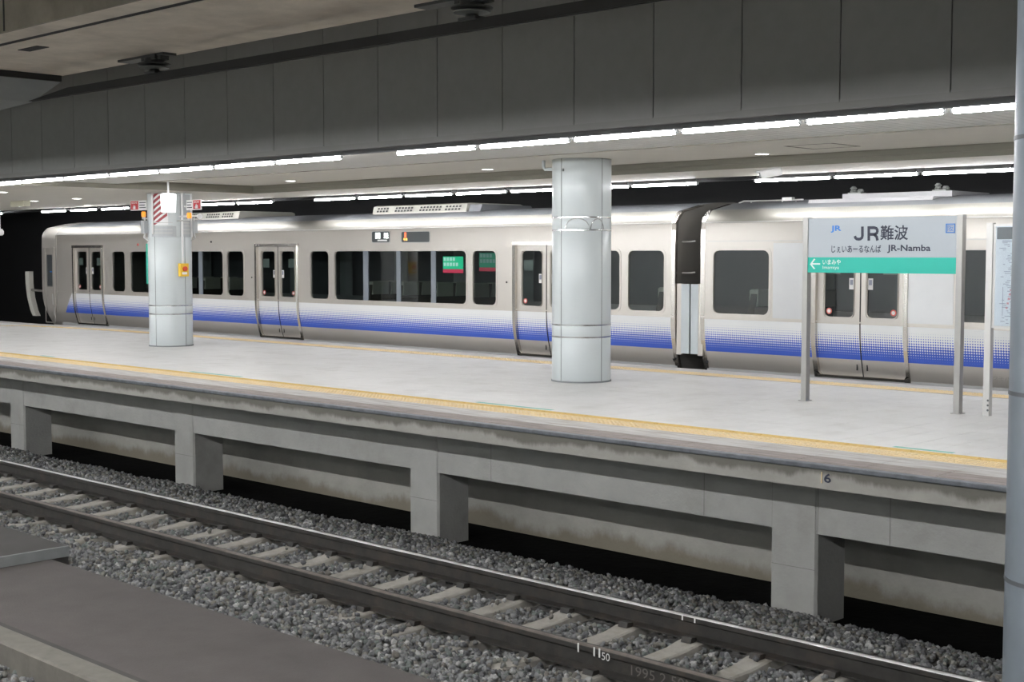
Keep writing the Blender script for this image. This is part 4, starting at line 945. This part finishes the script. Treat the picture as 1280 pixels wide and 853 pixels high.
# glowing panels inside two windows, standing in for reflections of a vending machine
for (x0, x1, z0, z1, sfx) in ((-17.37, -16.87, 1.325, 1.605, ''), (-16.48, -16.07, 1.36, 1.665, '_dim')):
    rfl = B(x0, x1, TY+.024, TY+.027, z0+.065, z1).build('reflection_panel', 'poster_green'+sfx, ca)
    B(x0, x1, TY+.024, TY+.027, z0, z0+.063).build('red_strip', 'poster_red'+sfx, rfl)
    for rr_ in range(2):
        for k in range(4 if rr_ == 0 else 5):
            B(x0+.02+.075*k, x0+.075+.075*k, TY+.0225, TY+.024, z1-.075-.09*rr_, z1-.015-.09*rr_).build('reflection_patch', 'poster_pale'+sfx, rfl)
for X in (-27.2,-26.3,-25.4,-24.5,-19.9,-19.05,-18.15,-17.25,-13.1): seat(ca, X)
def sm_dot(car, x, z, m, r=.015): MB().tube([(x, TY-.012, z), (x, TY+.005, z)], r, 8).build('side_lamp', m, car)
q = at(172.5, 306, Y=TY); sm_dot(ca, q.x, q.z, 'sticker_red', .03); q = at(264, 302.5, Y=TY); sm_dot(ca, q.x, q.z, 'rubber', .02); q = at(315, 347, Y=TY); sm_dot(ca, q.x, q.z, 'rubber'); q = at(633.5, 353, Y=TY); sm_dot(ca, q.x, q.z, 'rubber')
# roof air conditioners
def aircon(car, x0, x1, z1=2.555):
    o = MB().prism([(16.95, 2.36), (17.0, z1-.02), (17.08, z1), (18.35, z1), (18.43, z1-.02), (18.48, 2.36)], 'x', x0+.06, x1).ring([[(x0, 17.0, 2.36), (x0, 18.4, 2.36), (x0+.06, 18.4, z1-.03), (x0+.06, 17.03, z1-.03)], [(x0+.08, 17.0, 2.36), (x0+.08, 18.4, 2.36), (x0+.08, 18.4, z1-.02), (x0+.08, 17.03, z1-.02)]]).build('air_conditioner', 'aircon_cream', car)
    v = MB(); n_ = int((x1-x0-.3)/.085)
    for k in range(n_):
        if k in (4, 5, n_//2-1, n_//2, n_-6): continue
        for j in range(2):
            zc_ = 2.445+.05*j; x_ = x0+.2+.085*k+(.03 if j else 0); yy = 16.95+(zc_-2.36)/(z1-.38)*.05-.006
            v.add([(x_, yy, zc_-.016), (x_+.055, yy, zc_-.016), (x_+.065, yy+.002, zc_+.016), (x_+.01, yy+.002, zc_+.016)], [(0,1,2,3)])
    tag(v.build('vent_slots', 'rubber', o), kind='stuff'); return o
aircon(ca, -20.12, -17.52); aircon(ca, -27.0, -24.42)
MB().prism([(16.98, 2.36), (17.05, 2.52), (18.3, 2.52), (18.4, 2.36)], 'x', -17.5, -17.2).build('unit_end', 'roof_grey', ca)
# coupling: fall guard plates, gangway
for nm_, x0, x1, par in (('l', -12.345, -12.115, ca),):
    MB().box(x0, x0+.09, 16.27, 16.31, .17, 1.215).build('fall_guard_edge', 'stainless', par); MB().box(x0+.085, x1, 16.265, 16.29, .19, 1.21).build('fall_guard', 'guard_white', par)
for zz in (1.83, 1.37): MB().tube([(-12.36, 16.42, zz), (-12.2, 16.42, zz), (-12.14, 16.44, zz+.01)], .012, 6).build('grab_handle', 'steel_light', ca)
MB().box(-12.40, -11.93, 17.1, 18.33, -.1, 2.05).build('gangway', 'rubber', ca)
# ---- right car
B0, B1 = -11.88, 7.7
cb = thing('train_car', (-2, TC, -.3), 'stainless train car with large square window, right of the coupling behind the station sign', 'train car', 'cars of the train')
DB_ = [-9.32, -2.16, 4.99]
winb = [(-11.67,-10.73,()), (-7.95,-6.0,((-6.98,-6.88),)), (-5.5,-3.6,((-4.6,-4.5),)), (-.8,1.2,()), (1.6,3.6,())]
holes = [(d_-.65, d_+.65, .02, 1.79) for d_ in DB_]+[(a, c, .80, 1.70) for a, c, m_ in winb]
car_shell(cb, B0, B1, holes)
for a, c, m_ in winb: window(cb, a, c, mull=m_, w=.04)
for d_ in DB_: door(cb, d_)
end_wall(cb, B0, -1); end_wall(cb, B1, 1)
MB().box(B0+.03, B1, TY-.007, TY+.004, 1.825, 1.84).build('cove_rail', 'steel_light', cb)
for a, c in ((-10.66, -10.03), (-8.62, -8.0)): MB().box(a, c, TY-.004, TY+.004, .76, 1.80).build('side_panel', 'right_panel', cb)
MB().box(-12.085, -11.955, 16.265, 16.29, .19, 1.21).build('fall_guard', 'guard_white', cb); MB().box(-11.96, -11.87, 16.27, 16.31, .17, 1.215).build('fall_guard_edge', 'stainless', cb)
for X in (-11.45, -10.7, -7.7, -6.7, -5.2, -4.2): seat(cb, X)
# roof gear
MB().prism([(16.75,2.33),(16.80,2.405),(17.9,2.43),(17.9,2.33)], 'x', -10.45, -8.58).build('roof_pad', 'roof_pale', cb)
q0, q1 = at(1053, 252, Y=17.1), at(1190, 245, Y=17.1); MB().box(q0.x, q1.x, 17.1, 18.2, 2.39, 2.485).build('resistor_box', 'roof_pale', cb)
for xx in (1070, 1176): 
    X = at(xx, 243, Y=17.3).x; MB().box(X-.1, X+.1, 17.25, 17.4, 2.48, 2.51).ring([circ(X-.05, 17.32, r, z, 10) for r, z in ((.035,2.5),(.05,2.53),(.03,2.55),(.05,2.57),(.02,2.60))]).ring([circ(X+.06, 17.32, r, z, 10) for r, z in ((.035,2.5),(.05,2.53),(.03,2.56))]).build('roof_insulator', 'insulator_pale', cb)
pp_ = [at(x_, y_, Y=17.0) for x_, y_ in ((922, 258), (924, 254), (930, 251.5), (940, 251.5), (978, 250.5), (1004, 249.5))]
MB().tube(pp_, .012, 6).build('roof_conduit', 'steel_light', cb)
for x_ in (939, 978, 995): p = at(x_, 251, Y=17.0); MB().tube([p, p+Vector((0,0,-.09))], .010, 6).build('conduit_leg', 'steel_light', cb)
p = at(985, 249.5, Y=17.0); MB().box(p.x-.08, p.x+.08, 16.97, 17.05, p.z-.02, p.z+.03).build('conduit_joint', 'steel_light', cb)
for x_, car in ((843, ca), (884.5, cb)):
    p = at(x_, 450, Y=yf(.1)-.004); MB().prism([(p.x-.025, .10), (p.x, .05), (p.x+.025, .10)], 'y', yf(.1)-.02, yf(.1)-.012).build('jacking_mark', 'rubber', car)
a, c = at(1242, 473, Y=16.33), at(1265, 470, Y=16.33); text('stencil', 'クモハ223', (a.x, c.x+.1, .095, .145), 16.312, 'stainless_dull', cb)
